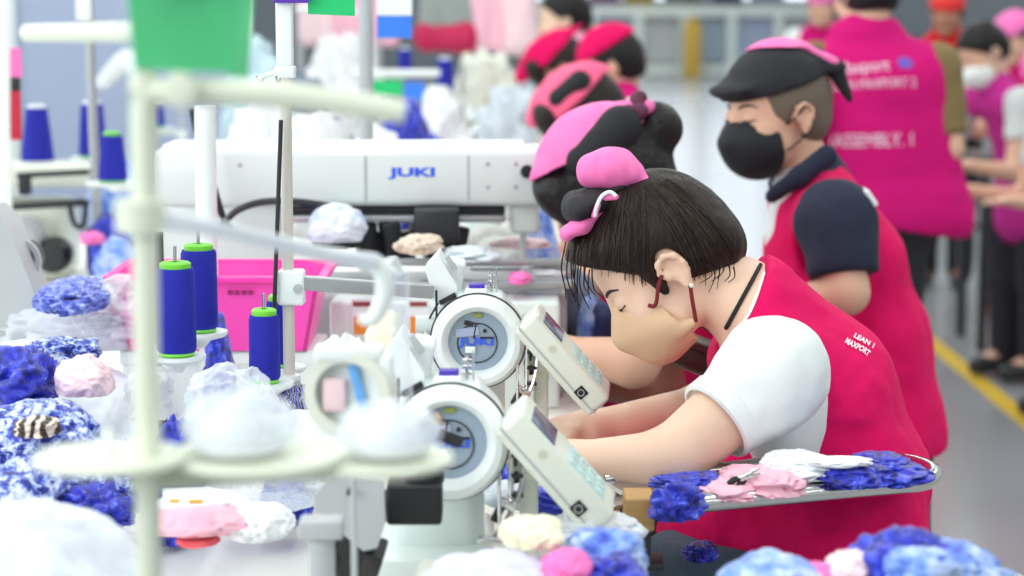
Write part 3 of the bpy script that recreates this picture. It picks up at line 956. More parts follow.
q = rel(52, 256, 4.9, o4); MB().lathe((q.x, q.y, q.z), [(0, -0.02), (0.03, -0.018), (0.04, 0.0), (0.04, 0.05)], 28, (0, 1, 0)).part('wheel', BLACK, t)
q = rel(92, 250, 4.9, o4); MB().box((q.x, q.y + .04, q.z), (0.03, 0.08, 0.1), bev=0.008).part('base_block', DARK, t)

# grey slanted machine cover at the left edge
o5 = Vector((W(0, 260, 3.3).x, 3.3, TZ))
t = thing('machine_cover', o5, 'grey slanted machine cover cut by the left edge, black wheel beside it', 'sewing machine')
P = [rel(px, py, 3.3, o5) for px, py in ((-70, 210), (-2, 205), (14, 220), (40, 285), (42, 300), (30, 400), (-70, 400))]
MB().prism([(p.x, max(0.0, p.z)) for p in P], -0.05, 0.05, Matrix(((1, 0, 0, 0), (0, 0, -1, 0), (0, 1, 0, 0), (0, 0, 0, 1)))).part('housing', GREY_PAINT, t)
q = rel(24, 258, 3.36, o5)
w = MB().lathe((q.x, 0.03, q.z), [(0, -0.01), (0.024, -0.008), (0.028, 0.0), (0.028, 0.05)], 28, (0, 1, 0)).part('handwheel', BLACK, t)
MB().lathe((q.x, 0.03, q.z), [(0.026, -0.012), (0.034, -0.012), (0.034, 0.0), (0.026, 0.0), (0.026, -0.012)], 28, (0, 1, 0), caps=False).part('rim', GREY_PAINT, w)
# ------------------------------------------------------------------ thread spools and stands
def make_spool(loc, h, r, label, group, top=CONE_GREEN, taper=0.98, pin=True):
    t = thing('thread_spool', loc, label, 'thread spool', group)
    MB().lathe((0, 0, 0), [(r * .9, 0.004), (r, 0.008), (r * (1 + taper) / 2, h * .5), (r * taper, h - 0.010), (r * taper * .93, h - 0.005)], 40, caps=True).part('thread', THREAD, t)
    MB().lathe((0, 0, 0), [(r * .86, 0), (r * .9, 0.001), (r * .9, 0.005), (r * .8, 0.005)], 40).part('base_rim', CONE_GREEN, t)
    MB().lathe((0, 0, 0), [(r * taper * .80, h - 0.007), (r * taper * .82, h + 0.001), (r * taper * .7, h + 0.003), (r * taper * .3, h + 0.003), (r * taper * .28, h - 0.004)], 40).part('top_rim', top, t)
    if pin:
        MB().cyl((0, 0, 0.004), (0, 0, h + 0.022), 0.0022, seg=10).part('pin', STEEL, t)
    return t

def spool_stand(label, pole_xy, top, plates, plate_r=0.045, z0=TZ, group=None, pole_r=0.007, m=STANDW, polem=GREY_PAINT, top_arm=None):
    o = Vector((pole_xy[0], pole_xy[1], z0))
    t = thing('thread_stand', o, label, 'thread stand', group)
    MB().cyl((0, 0, 0), (0, 0, top - z0), pole_r, seg=18).part('pole', polem, t)
    MB().lathe((0, 0, 0), [(0.04, 0), (0.04, 0.006), (0.014, 0.012), (0.012, 0.03)], 28).part('base', polem, t)
    for p in plates:
        q = Vector(p) - o
        pl = MB().lathe((q.x, q.y, q.z), [(0.006, -0.022), (0.014, -0.012), (plate_r * .9, -0.007), (plate_r, -0.004), (plate_r, 0.0), (plate_r * .8, -0.001), (0, -0.001)], 36).part('spool_plate', m, t)
        b = MB()
        e = Vector((q.x, q.y, q.z - 0.014))
        s0 = Vector((0, 0, q.z - 0.02))
        d = (e - s0)
        b.box((s0 + d * .5), (max(d.length, 0.02), 0.016, 0.010), (0, 0, math.atan2(d.y, d.x)), bev=0.003)
        b.lathe((0, 0, q.z - 0.034), [(pole_r + .001, 0), (pole_r + .007, 0), (pole_r + .007, 0.026), (pole_r + .001, 0.026)], 18)
        b.part('plate_arm', m, t)
    if top_arm:
        for pts, rr, mm in top_arm:
            MB().tube([Vector(p) - o for p in pts], rr, 10).part('guide_arm', mm, t)
    return t

GS = 'blue thread spools on the in-focus stands'
S = []
for (px, pb, pt_, Y, w, lab) in ((177, 355, 264, 2.70, 40, 'blue thread spool standing lowest and in front, left of the in-focus four'), (200, 331, 246, 2.84, 37, 'blue thread spool with green top rising behind the left front spool'),
                           (265, 382, 311, 2.70, 32, 'short blue thread spool nearest the round-headed machine'), (279, 366, 297, 2.86, 25, 'slim blue thread spool half hidden behind the short one')):
    base = W(px, pb, Y)
    hgt = W(px, pt_, Y).z - base.z
    S.append((base, make_spool(base, hgt, w / 2 * Y / FPX, lab, GS, taper=0.97)))
P1, P2, P3, P4 = [s[0] for s in S]
pa = W(160, 300, 2.78)
spool_stand('thread stand with white plates under the two taller blue spools', (pa.x, 2.78), W(160, 232, 2.78).z, [P1, P2], 0.036, polem=DARK, pole_r=0.006)
pb_ = W(279, 300, 2.80)
st = spool_stand('thread stand on a pale pole with a clamp, carrying the two shorter spools', (pb_.x + 0.012, 2.80), W(295, -40, 2.80).z, [P3, P4], 0.036, polem=mat('pole_beige', (206, 202, 192), 0.4), pole_r=0.0075)
so = Vector(st.location)
a, b = W(296, -30, 2.80) - so, W(296, 66, 2.80) - so
MB().box(((0, 0, (a.z + b.z) / 2)), (0.021, 0.021, a.z - b.z), bev=0.003).part('pole_sleeve', STANDW, st)
a, b = W(300, 72, 2.80) - so, W(257, 76, 2.78) - so
hk = MB().tube([(0.012, 0, a.z), (-0.01, 0, a.z), (b.x, b.y, b.z - 0.004)], 0.0035, 8)
hk.box((0.0, 0, a.z), (0.026, 0.024, 0.016), bev=0.003)
hk.part('hook_bracket', STANDW, st)
MB().tube([(b.x, b.y, b.z), (b.x + 0.004, b.y, b.z - 0.008), (b.x + 0.009, b.y, b.z - 0.004)], 0.0015, 8).tube([(b.x + 0.024, b.y, b.z), (b.x + 0.026, b.y, b.z - 0.008), (b.x + 0.03, b.y, b.z - 0.003)], 0.0015, 8).part('hook', DARK, st)
q0, q1 = W(281, 120, 2.78) - so, W(272, 375, 2.78) - so
MB().cyl(q0, q1, 0.0028, seg=10).part('tension_rod', DARK, st)
c = W(286, 290, 2.77) - so
MB().box((c.x + 0.004, 0, c.z), (0.034, 0.03, 0.045), bev=0.004).part('clamp', STANDW, st)
MB().lathe((c.x + 0.014, -0.016, c.z), [(0, -0.004), (0.006, -0.003), (0.006, 0.004)], 16, (0, 1, 0)).part('clamp_screw', GREY_PAINT, st)
a, b = W(300, 283, 2.80) - so, W(432, 291, 2.86) - so
MB().box((a + b) / 2, ((b - a).length, 0.02, 0.018), (0, math.atan2(-(b.z - a.z), b.x - a.x), math.atan2(b.y - a.y, b.x - a.x)), bev=0.002).part('cross_bar', ALU, st)

def card(name, pts, Y, m, label, group=None, thick=0.002, parent=None):
    """A flat status card hung at distance Y with its outline in world X and Z."""
    P = [W(px, py, Y) for px, py in pts]
    return MB().prism([(p.x, p.z) for p in P], 0, thick, Matrix(((1, 0, 0, 0), (0, 0, -1, Y), (0, 1, 0, 0), (0, 0, 0, 1)))).world(name, m, parent)
GC = 'status cards hung on the stand poles'
tag(card('status_card', [(275, -45), (309, -45), (309, 3), (274, 3)], 2.785, CARD_PURPLE, ''), 'purple status card at the top edge, left on the white pole', 'card', GC)
tag(card('status_card', [(308, -45), (355, -45), (355, 16), (308, 14)], 2.80, CARD_GREEN, ''), 'small green status card on the white pole, beside the purple one', 'card', GC)
b0, b1 = W(272, -44, 2.79) - so, W(358, -44, 2.79) - so
MB().box(((b0.x + b1.x) / 2, 0.004, b0.z), (b1.x - b0.x, 0.012, 0.008), bev=0.002).part('card_rail', ALU, st)

# pole with the white and blue card, and the grey pole by the left bench
def plain_pole(px0, py0, px1, Y, r, label, m, name='metal_pole', z0=TZ):
    top = W(px0, py0, Y)
    bx = W(px1, 300, Y).x
    t = thing(name, (bx, Y, z0), label, 'pole')
    MB().cyl((0, 0, 0), (top.x - bx, 0, top.z - z0), r, seg=18).part('shaft', m, t)
    MB().lathe((0, 0, 0), [(0.035, 0), (0.035, 0.006), (r + .003, 0.010), (r + .003, 0.03)], 24).part('base', m, t)
    return t
pl = plain_pole(366, -60, 366, 4.3, 0.014, 'blurred grey pole carrying the white and blue card', GREY_PAINT)
c0 = tag(card('status_card', [(377, -60), (412, -60), (412, 16), (377, 16)], 4.3, CARD_WHITE, ''), 'white status card with a blue lower half, on the grey pole', 'card', GC)
card('lower_half', [(377, 15.5), (412, 15.5), (412, 38), (377, 38)], 4.3, CARD_BLUE, '', parent=c0)
q0, q1 = W(362, -55, 4.3) - Vector(pl.location), W(414, -55, 4.3) - Vector(pl.location)
MB().box(((q0.x + q1.x) / 2, 0.003, q0.z), (q1.x - q0.x, 0.014, 0.012), bev=0.002).part('card_rail', GREY_PAINT, pl)
pl = plain_pole(86, -60, 100, 4.9, 0.011, 'thin grey pole rising from the left bench between the blue cones', ALU)
q0 = W(84, 0, 4.9) - Vector(pl.location)
MB().box((q0.x, -0.008, q0.z), (0.034, 0.006, 0.09), bev=0.002).part('pole_tag', CARD_WHITE, pl)
pl = plain_pole(4, -60, 4, 4.5, 0.016, 'white pole along the left edge of the picture', STANDW)
pl2 = plain_pole(205, 105, 207, 3.25, 0.016, 'blurred pale post in front of the long arm', STANDW)

# hanging pink, black and red ribbon by the left edge
t = thing('hanging_ribbon', W(15, 100, 4.5), 'pink, black and red ribbon hanging beside the left edge pole', 'ribbon')
oo = Vector(t.location)
for nm, y0_, y1_, w_, m_ in (('pink_piece', 48, 78, 12, HOTPINK), ('black_piece', 76, 92, 9, BLACK), ('red_piece', 90, 140, 11, mat('ribbon_red', (190, 30, 60), 0.6))):
    a, b = rel(15, y0_, 4.5, oo), rel(16, y1_, 4.5, oo)
    MB().box((a + b) / 2, (w_ * 4.5 / FPX, 0.015, abs(a.z - b.z)), bev=0.004).part(nm, m_, t)

# ------------------------------------------------------------------ near thread stand, out of focus
NY = 1.42
pt0, pt1 = W(143, 72, NY), W(134, 640, NY)
t = thing('thread_stand', (pt1.x, NY, 0), 'nearest thread stand, tall cream pole with round plates, out of focus', 'thread stand')
no = Vector(t.location)
MB().cyl((0, 0, 0), pt0 - no, 0.0085, seg=24).part('pole', STAND, t)
MB().lathe((0, 0, 0), [(0.16, 0), (0.16, 0.012), (0.03, 0.03), (0.012, 0.09)], 36).part('base', STAND, t)
a, b = rel(150, 92, NY, no), rel(405, 112, NY, no)
g = MB().tube([a + Vector((-0.012, 0, 0)), a, (a + b) / 2 + Vector((0, 0, 0.005)), b], [0.0085, 0.0085, 0.009, 0.0075], 12)
g.lathe(rel(181, 90, NY - .01, no), [(0, -0.012), (0.010, -0.010), (0.012, 0.0), (0.010, 0.010), (0, 0.012)], 20, (0, 1, 0))
g.part('guide_arm', STAND, t)
a, b = rel(140, 32, NY + .25, no), rel(28, 33, NY + .5, no)
MB().tube([rel(144, 76, NY, no), rel(128, 60, NY + .15, no), rel(104, 82, NY + .3, no)], [0.006, 0.008, 0.006], 10).part('guide_arm', STANDW, t)
MB().tube([a, (a + b) / 2, b], 0.008, 10).part('guide_arm', STAND, t)
MB().tube([rel(144, 76, NY, no), a], 0.006, 10).part('guide_arm', STAND, t)
c = rel(140, 216, NY, no)
MB().lathe(c - Vector((0, 0, 0.012)), [(0.0085, 0), (0.016, 0.002), (0.016, 0.022), (0.0085, 0.024)], 24).part('collar', STAND, t)
arm = [rel(140, 216, NY, no), rel(230, 232, 1.55, no), rel(330, 255, 1.7, no), rel(374, 262, 1.78, no)]
MB().tube(arm, [0.0075, 0.006, 0.0062, 0.0075], 12).part('guide_arm', FILM2, t)
hook = [rel(374, 262, 1.78, no), rel(384, 275, 1.78, no), rel(383, 300, 1.78, no), rel(372, 320, 1.78, no), rel(358, 318, 1.78, no)]
MB().tube(hook, [0.0075, 0.008, 0.0075, 0.006, 0.003], 12).part('guide_hook', STANDW, t)
plates = [(110, 457, NY + .00, 80), (255, 455, NY + .03, 92), (378, 458, NY + .05, 78)]
for px, py, Y, rp in plates:
    q = rel(px, py, Y, no)
    r = rp * Y / FPX
    MB().lathe(q, [(0.01, -0.010), (r * .3, -0.007), (r * .92, -0.004), (r, -0.001), (r * .97, 0.002), (r * .6, 0.001), (0, 0.001)], 44).part('spool_plate', STAND, t)
    d = Vector((q.x, q.y, 0))
    MB().box((q.x / 2, q.y / 2, q.z - 0.009), (max(d.length, .03), 0.012, 0.006), (0, 0, math.atan2(q.y, q.x)), bev=0.003).part('plate_arm', STAND, t)
# bare plate keeps its pin; the other two carry white cones in film
q = rel(108, 430, NY, no)
MB().cyl((q.x, 0, rel(0, 452, NY, no).z), (q.x, 0, q.z), 0.004, seg=12).part('pin', STANDW, t)
for (px, py, Y, rp, hpx, lab) in ((240, 455, NY + .03, 50, 50, 'white thread cone wrapped in film on the middle near plate'), (390, 457, NY + .05, 44, 42, 'low white thread cone wrapped in film on the right near plate')):
    base = W(px, py, Y) + Vector((0, 0, 0.004))
    r = rp * Y / FPX
    hh = hpx * Y / FPX
    k = thing('thread_cone', base, lab, 'thread cone', 'white cones on the near stand')
    MB().lathe((0, 0, 0), [(r * .9, 0), (r, 0.004), (r * .7, hh * .6), (r * .38, hh), (r * .15, hh * 1.02)], 36).part('thread', CONE_WHITE, k)
    D, T = ico(4)
    V = D * (1 + 0.07 * vnoise(D * 1.6, 4)[:, None]) * np.array([r * 1.22, r * 1.22, hh * .66]) + np.array([0, 0, hh * .56])
    V[:, 2] = np.maximum(V[:, 2], 0.002)
    link('film_wrap', raw_mesh('film_wrap', V, T, FILM), k)
# large green card in a clear sleeve above the near pole
gc = thing('status_card', W(184, 74, NY), 'large blurred green card in a clear sleeve on the nearest pole', 'card', GC)
go = Vector(gc.location)
P = [rel(px, py, NY, go) for px, py in ((125, -40), (247, -40), (236, 73), (135, 69))]
XZ = Matrix(((1, 0, 0, 0), (0, 0, -1, 0), (0, 1, 0, 0), (0, 0, 0, 1)))
MB().prism([(p.x, p.z) for p in P], 0, 0.003, XZ).part('card', CARD_GREEN, gc)
P = [rel(px, py, NY, go) for px, py in ((119, -44), (253, -44), (243, 78), (126, 74))]
MB().prism([(p.x, p.z) for p in P], -0.003, 0.006, XZ).part('sleeve', SLEEVE, gc)
tag(card('status_card', [(232, -30), (256, -30), (248, 78), (228, 74)], 1.60, CARD_GREEN, ''), 'second green card half hidden behind the large near green card', 'card', GC)
sl = MB().box((0, 0.10, rel(0, -20, NY, go).z), (0.03, 0.25, 0.006), bev=0.001).part('clip', STANDW, gc)

# white reel with a blue printed strip, and the clear tube beside it
ry = 1.95
rc = W(350, 392, ry)
t = thing('tape_reel', (rc.x, ry, W(350, 446, ry).z), 'white open reel with a blue printed strip, left of the nearest machine face', 'reel')
ro = Vector(t.location)
Rr = 46 * ry / FPX
q = rc - ro
MB().lathe((q.x, 0, q.z), [(Rr * .72, -0.014), (Rr * .97, -0.014), (Rr, -0.008), (Rr, 0.014), (Rr * .72, 0.014), (Rr * .72, -0.014)], 48, (0.18, 1, 0), caps=False).part('rim', MACHINE_CREAM, t)
MB().lathe((q.x, 0.006, q.z), [(0, -0.004), (Rr * .73, -0.004), (Rr * .73, 0.006), (0, 0.006)], 40, (0.18, 1, 0), caps=False).part('disc', STANDW, t)
MB().box((q.x + 0.008, -0.004, q.z + 0.004), (0.009, 0.004, 0.044), (0, -0.25, 0), bev=0.002).part('printed_strip', mat('strip_blue', (110, 176, 240), 0.5), t)
MB().box((q.x - 0.014, -0.003, q.z - 0.002), (0.02, 0.004, 0.03), bev=0.003).part('label', BLUSH, t)
MB().box((q.x + Rr * .8, 0.0, q.z - 0.004), (0.012, 0.03, Rr * 1.9), bev=0.003).box((q.x, 0.0, q.z + Rr * .9), (Rr * 1.5, 0.03, 0.012), bev=0.003).part('bracket', STANDW, t)
MB().cyl((q.x, 0.03, TZ - ro.z), (q.x, 0.03, q.z - Rr * .6), 0.003).part('support', GREY_PAINT, t)
t = thing('clear_tube', W(412, 480, 2.02), 'clear plastic tube hanging in front of the in-focus machine', 'tube')
to = Vector(t.location)
MB().tube([rel(400, 270, 2.02, to), rel(400, 340, 2.02, to), rel(404, 420, 2.02, to), rel(408, 475, 2.02, to)], [0.009, 0.009, 0.010, 0.010], 16).part('sleeve', film('tube_film', opac=0.16), t)
MB().tube([rel(388, 262, 2.0, to), rel(394, 262, 2.01, to), rel(400, 272, 2.02, to)], 0.004, 8).part('holder', STANDW, t)

# blurred blue cones on white plates behind
GB = 'blurred blue cones on the far stands'
far = []
for (px, pb, ptop, Y, w, tp, topm, lab) in (
        (38, 163, 106, 5.15, 33, .66, CONE_WHITE, 'blurred blue cone with a white tip at the far left'),
        (93, 157, 102, 5.45, 28, .8, CONE_WHITE, 'blurred blue cone behind the thin grey pole'),
        (113, 182, 133, 4.75, 30, .72, CONE_GREEN, 'blurred blue cone with a green top rim, right of the thin grey pole'),
        (158, 128, 100, 6.2, 14, .8, CONE_WHITE, 'small blurred blue cone behind the nearest cream pole'),
        (332, 144, 114, 6.4, 17, .85, CONE_WHITE, 'blurred blue cone just above the long arm, right of the white pole'),
        (366, 131, 112, 7.0, 14, .8, CONE_WHITE, 'small blurred blue cone behind the tip of the cream arm'),
        (445, 94, 58, 7.6, 18, .85, CONE_WHITE, 'tall blurred blue cone on the far bank above the logo'),
        (405, 72, 48, 8.6, 14, .85, CONE_WHITE, 'blurred blue cone under the blue half of the card'),
        (335, 86, 66, 9.0, 12, .85, CONE_WHITE, 'tiny blurred blue cone beside the white pole, highest of the far ones')):
    base = W(px, pb, Y)
    hgt = W(px, ptop, Y).z - base.z
    far.append((base, Y))
    make_spool(base, hgt, w / 2 * Y / FPX, lab, GB, topm, tp, pin=False)
GT = 'white thread stands of the far benches'
F = [f[0] for f in far]
spool_stand('white stand holding the cone with the white tip at the far left', (F[0].x - .08, F[0].y + .06), 1.55, [F[0], F[1]], 0.055, group=GT)
spool_stand('white stand holding the green-rimmed blurred cone', (F[2].x + .075, F[2].y + .05), 1.6, [F[2]], 0.06, group=GT)
spool_stand('white stand holding the small cone behind the cream pole', (F[3].x + .06, F[3].y + .05), 1.5, [F[3]], 0.05, group=GT)
ta = [([(F[4].x + .09, F[4].y + .05, 1.42), (F[4].x - .1, F[4].y, 1.43)], 0.008, STANDW)]
spool_stand('white stand behind the long arm right of the white pole', (F[4].x + .09, F[4].y + .05), 1.5, [F[4], F[5]], 0.05, group=GT, top_arm=ta)
A7 = W(352, 73, 7.4); B7 = W(440, 73, 7.4)
spool_stand('white stand with a wide guide bar and a green card on the far bank', (F[6].x + .06, F[6].y + .03), A7.z + .02, [F[6]], 0.05, group=GT, top_arm=[([A7, B7], 0.012, STANDW)])
spool_stand('white stand under the highest far cones', (F[7].x - .1, F[7].y + .05), 1.55, [F[7], F[8]], 0.05, group=GT)
tag(card('status_card', [(372, 80), (402, 80), (402, 97), (372, 97)], 7.4, CARD_GREEN, ''), 'small blurred green card under the far white guide bar', 'card', GC)
tag(card('status_card', [(404, 82), (424, 82), (424, 100), (404, 100)], 7.4, CARD_BLUE, ''), 'small blurred light blue card beside the far green card', 'card', GC)
p = W(420, 95, 7.3)
tag(MB().lathe((p.x + .06, 7.3, TZ), [(0.05, 0), (0.055, 0.1), (0.05, p.z - TZ), (0.03, p.z - TZ + .03)], 24).world('canister', STANDW), 'blurred white canister on the far bank beside the light blue card', 'canister')

# hot pink bin
y0_ = 3.22
a, b = W(112, 280, y0_), W(318, 280, y0_)
zr, zb_ = W(0, 279, y0_).z, W(0, 345, y0_).z
bz = zb_ - .012
tag(MB().box(((a.x + b.x) / 2, y0_ + .11, (TZ + bz) / 2), ((b.x - a.x) * .96, .16, bz - TZ), bev=.006).box(((a.x + b.x) / 2, y0_ + .11, bz - .012), ((b.x - a.x) * .98, .17, .022), bev=.004).world('storage_box', STANDW),
    'white lidded box under the hot pink bin', 'box')
bx = thing('plastic_bin', ((a.x + b.x) / 2, y0_ + .1, bz), 'hot pink plastic bin with a flared rim, behind the blue spools', 'bin')
lx = b.x - a.x
zr -= bz
b = MB()
def slab(x0, x1, y0s, y1s, x0t, x1t, y0t, y1t, za, zt_):
    vs = [b.bm.verts.new(v) for v in ((x0, y0s, za), (x1, y0s, za), (x1, y1s, za), (x0, y1s, za), (x0t, y0t, zt_), (x1t, y0t, zt_), (x1t, y1t, zt_), (x0t, y1t, zt_))]
    for f in ((0, 3, 2, 1), (4, 5, 6, 7), (0, 1, 5, 4), (1, 2, 6, 5), (2, 3, 7, 6), (3, 0, 4, 7)): b.bm.faces.new([vs[i] for i in f])
hx, hy, fl = lx / 2 - .02, 0.08, 0.022
slab(-hx, hx, -hy, hy, -hx, hx, -hy, hy, 0.0, 0.008)
slab(-hx, hx, -hy, -hy + .006, -hx - fl, hx + fl, -hy - fl, -hy - fl + .006, 0.0, zr)
slab(-hx, hx, hy - .006, hy, -hx - fl, hx + fl, hy + fl - .006, hy + fl, 0.0, zr)
slab(-hx, -hx + .006, -hy, hy, -hx - fl, -hx - fl + .006, -hy - fl, hy + fl, 0.0, zr)
slab(hx - .006, hx, -hy, hy, hx + fl - .006, hx + fl, -hy - fl, hy + fl, 0.0, zr)
b.part('shell', PINKBOX, bx)
r = MB()
for s in (-1, 1):
    r.box((0, s * (hy + fl + .004), zr), (2 * (hx + fl) + .02, 0.016, 0.010), bev=0.003)
    r.box((s * (hx + fl + .004), 0, zr), (0.016, 2 * (hy + fl), 0.010), bev=0.003)
r.part('rim', mat('bin_rim', (255, 60, 170), 0.35), bx)
s = MB()
for px in (225, 232, 239, 246): s.box((W(px, 0, y0_).x - bx.location.x, -hy - fl * .8, zr - .02), (0.006, 0.01, 0.006))
s.part('lettering_slot', mat('slot_magenta', (150, 20, 90), 0.5), bx)
# ------------------------------------------------------------------ people
class Head:
    """A head frame: f the way the face looks, u towards the crown, l towards the person's left ear."""
    def __init__(s, c, f, u, k=1.0):
        s.c, s.k = vec(c), k
        s.f = unit(f)
        u = vec(u); s.u = unit(u - s.f * (u @ s.f))
        s.l = np.cross(s.u, s.f)
        s.R = np.stack([s.f, s.l, s.u], 1)
    def p(s, f, l, u):
        return s.c + s.k * (f * s.f + l * s.l + u * s.u)
    def E(s, c, r, k=0.012, op='+'):
        return El(s.p(*c), np.array(r) * s.k, s.R, k * s.k, op)
    def C(s, a, b, ra, rb=None, k=0.01, op='+'):
        return Cp(s.p(*a), s.p(*b), ra * s.k, (ra if rb is None else rb) * s.k, k * s.k, None, op)
    def pl(s, c, n):
        return Pl(s.p(*c), s.R @ np.array(n, dtype=float))
    def skull(s, fine=True):
        P = [s.E((-.008, 0, .032), (.094, .074, .086)), s.E((.022, 0, -.016), (.070, .060, .076), .02),
             s.C((.03, .036, -.054), (.066, .012, -.082), .028, .021, .02), s.C((.03, -.036, -.054), (.066, -.012, -.082), .028, .021, .02),
             s.E((.074, 0, -.081), (.018, .022, .016)),
             s.C((.084, 0, .012), (.108, 0, -.03), .008, .0125, .012)]
        for q in (1, -1):
            P += [s.E((.060, q * .038, -.026), (.026, .024, .024), .02)]
            if fine:
                P += [s.E((.098, q * .033, .008), (.016, .019, .011), .010, '-'),
                      s.E((.0755, q * .032, .006), (.0125, .0145, .0115), .004),
                      s.E((.094, q * .012, -.034), (.011, .009, .008), .006)]
            P += [s.E((-.008, q * .0755, -.004), (.0175, .0065, .027), .006)]
            arc = ((.010, .0775, -.004), (.014, .081, .010), (.007, .084, .024), (-.009, .0865, .028), (-.022, .0875, .018), (-.024, .086, .0), (-.016, .083, -.018), (-.006, .0795, -.030))
            arc = [((x + .006) * .88 - .004, y, (z + .004) * .88 - .009) for x, y, z in arc]
            for a, b in zip(arc, arc[1:]):
                P += [s.C((a[0], q * a[1], a[2]), (b[0], q * b[1], b[2]), .0042, .0042, .0035)]
            P += [s.E((-.005, q * .079, -.030), (.008, .005, .008), .004)]
            if fine:
                P += [s.E((-.003, q * .084, .0), (.0105, .0055, .014), .003, '-'), s.C((.006, q * .080, -.010), (.005, q * .080, -.002), .004, .003, .003)]
        if fine:
            P += [s.E((.094, 0, -.050), (.009, .022, .005), .006), s.E((.091, 0, -.060), (.009, .019, .006), .006)]
        return P

def hand(wr, d, n, side, k=1.0, curl=0.5):
    """Palm and five fingers from the wrist along d; n is the palm normal, side the way to the thumb."""
    d, n = unit(d), unit(n)
    sd = unit(np.cross(n, d)) * side
    wr = vec(wr)
    pc = wr + d * .05 * k
    P = [El(pc, (.045 * k, .040 * k, .016 * k), np.stack([d, sd, n], 1), .012), Cp(wr, wr + d * .03 * k, .024 * k, .022 * k, .02)]
    for i, (o, L) in enumerate(((.030, .070), (.010, .078), (-.010, .072), (-.029, .056))):
        a = wr + d * .085 * k + sd * o * k
        b = a + (d * math.cos(curl * .5) + n * math.sin(curl * .5)) * L * .5 * k
        c = b + (d * math.cos(curl * 1.6) + n * math.sin(curl * 1.6)) * L * .5 * k
        P += [Cp(a - d * .02 * k, b, .0092 * k, .0085 * k, .004), Cp(b, c, .0085 * k, .0068 * k, .003)]
    a = wr + d * .03 * k + sd * .034 * k
    b = a + (d * .55 + sd * .6 + n * .45) * .04 * k
    c = b + (d * .85 + sd * .05 + n * .4) * .034 * k
    P += [Cp(wr + d * .02 * k + sd * .012 * k, a, .016 * k, .0125 * k, .01), Cp(a, b, .0115 * k, .0095 * k, .005), Cp(b, c, .0095 * k, .007 * k, .003)]
    return P

def limb_prims(J, r=1.0, hands=True):
    P = []
    for q in 'LR':
        P += [Cp(J['sh' + q], J['el' + q], .048 * r, .038 * r, .03), Cp(J['el' + q], J['wr' + q], .039 * r, .024 * r, .015)]
        if hands:
            d = unit(vec(J['wr' + q]) - vec(J['el' + q]))
            if 'hd' + q in J: d = unit(J['hd' + q])
            n = J.get('pn' + q, (0, 0, -1))
            n = vec(n) - d * (vec(n) @ d)
            P += hand(J['wr' + q], d, n, -1 if q == 'R' else 1, .92 * r, J.get('curl', .5))
        P += [Cp(J['hip' + q], J['kn' + q], .078 * r, .056 * r, .03), Cp(J['kn' + q], J['an' + q], .055 * r, .036 * r, .02),
              Cp(J['an' + q], vec(J['an' + q]) + vec(J.get('toe', (-.14, 0, -.045))), .036 * r, .028 * r, .015)]
    return P

def torso_prims(J, inf, S, rad):
    nb, ch, wa, pe = (J[k] for k in ('nb', 'ch', 'wa', 'pe'))
    r0, r1, r2, r3 = (x + inf for x in rad)
    return [Cp(nb, ch, r0, r1, .04, S), Cp(ch, wa, r1, r2, .04, S), Cp(wa, pe, r2, r3, .04, S)]

def legs_cloth(J, inf=.022, r=1.0):
    P = []
    for q in 'LR':
        P += [Cp(J['hip' + q], J['kn' + q], .080 * r + inf, .058 * r + inf, .03), Cp(J['kn' + q], J['an' + q], .056 * r + inf, .044 * r + inf, .02)]
    return P

def shoes(J, root):
    toe = vec(J.get('toe', (-.14, 0, -.045)))
    for q in 'LR':
        a = vec(J['an' + q])
        blob('shoe', [Cp(a + (0, 0, -.035), a + toe, .042, .036, .03), El(a + toe * .1 + (0, 0, -.04), (.05, .045, .045), None, .02)], .012, SHOE, root)

def person(label, J, hd, S, rad, skin, vest, shirt, trou, h, group=None, vest_extra=(), vest_cut=(), sleeve=.55, sleeve_r=(.062, .056), body_extra=(), fine=True, legs=True, armhole=.84, vnoise_amp=.006):
    base = vec(J['pe']).copy(); base[2] = 0
    J['base'] = base
    if legs: base[2] = min(J['anL'][2], J['anR'][2]) - .09
    root = thing('person', Vector(base), label, 'person', group)
    P = torso_prims(J, 0, S, rad)
    P += [Cp(J['shL'], J['shR'], .045, .045, .03)]
    P += limb_prims(J)
    P += [Cp(hd.p(-.028, 0, -.045), vec(J['nb']) , .047 * hd.k, .054 * hd.k, .03)]
    P += hd.skull(fine) + list(body_extra)
    blob('body', P, h, skin, root)
    # vest over a short-sleeved shirt
    a, b = vec(J['shL']), vec(J['shR']); m = (a + b) / 2
    V = torso_prims(J, .014, S, rad) + [Cp(m + (a - m) * (armhole - .2), m + (b - m) * (armhole - .2), .066, .066, .03)] + list(vest_extra)
    V += [Nz(vnoise_amp, 9, 3), Nz(vnoise_amp * .4, 26, 8)] + list(vest_cut)
    blob('vest', V, h, vest, root)
    for q in 'LR':
        s0, e0 = vec(J['sh' + q]), vec(J['el' + q])
        inn = s0 + (m - s0) * .25
        e = s0 + (e0 - s0) * sleeve
        blob('sleeve', [Cp(s0, e, sleeve_r[0], sleeve_r[1], .02), Cp(inn, s0, .058, sleeve_r[0] - .004, .03), Nz(.006, 16, 5), Nz(.002, 45, 9), Pl(e, e0 - s0)], h, shirt, root)
    if legs:
        blob('trousers', [Cp(J['wa'], J['pe'], rad[2] + .016, rad[3] + .020, .03, S)] + legs_cloth(J) + [Nz(.004, 18, 6), Pl(vec(J['wa']) * .4 + vec(J['pe']) * .6, vec(J['wa']) - vec(J['pe']))], max(h, .007), trou, root)
        shoes(J, root)
    return root

def tubes(name, root, m, paths, r, sub=6, seg=8):
    b = MB()
    for p in paths: b.tube(p, r, seg, sub)
    return b.world(name, m, root)

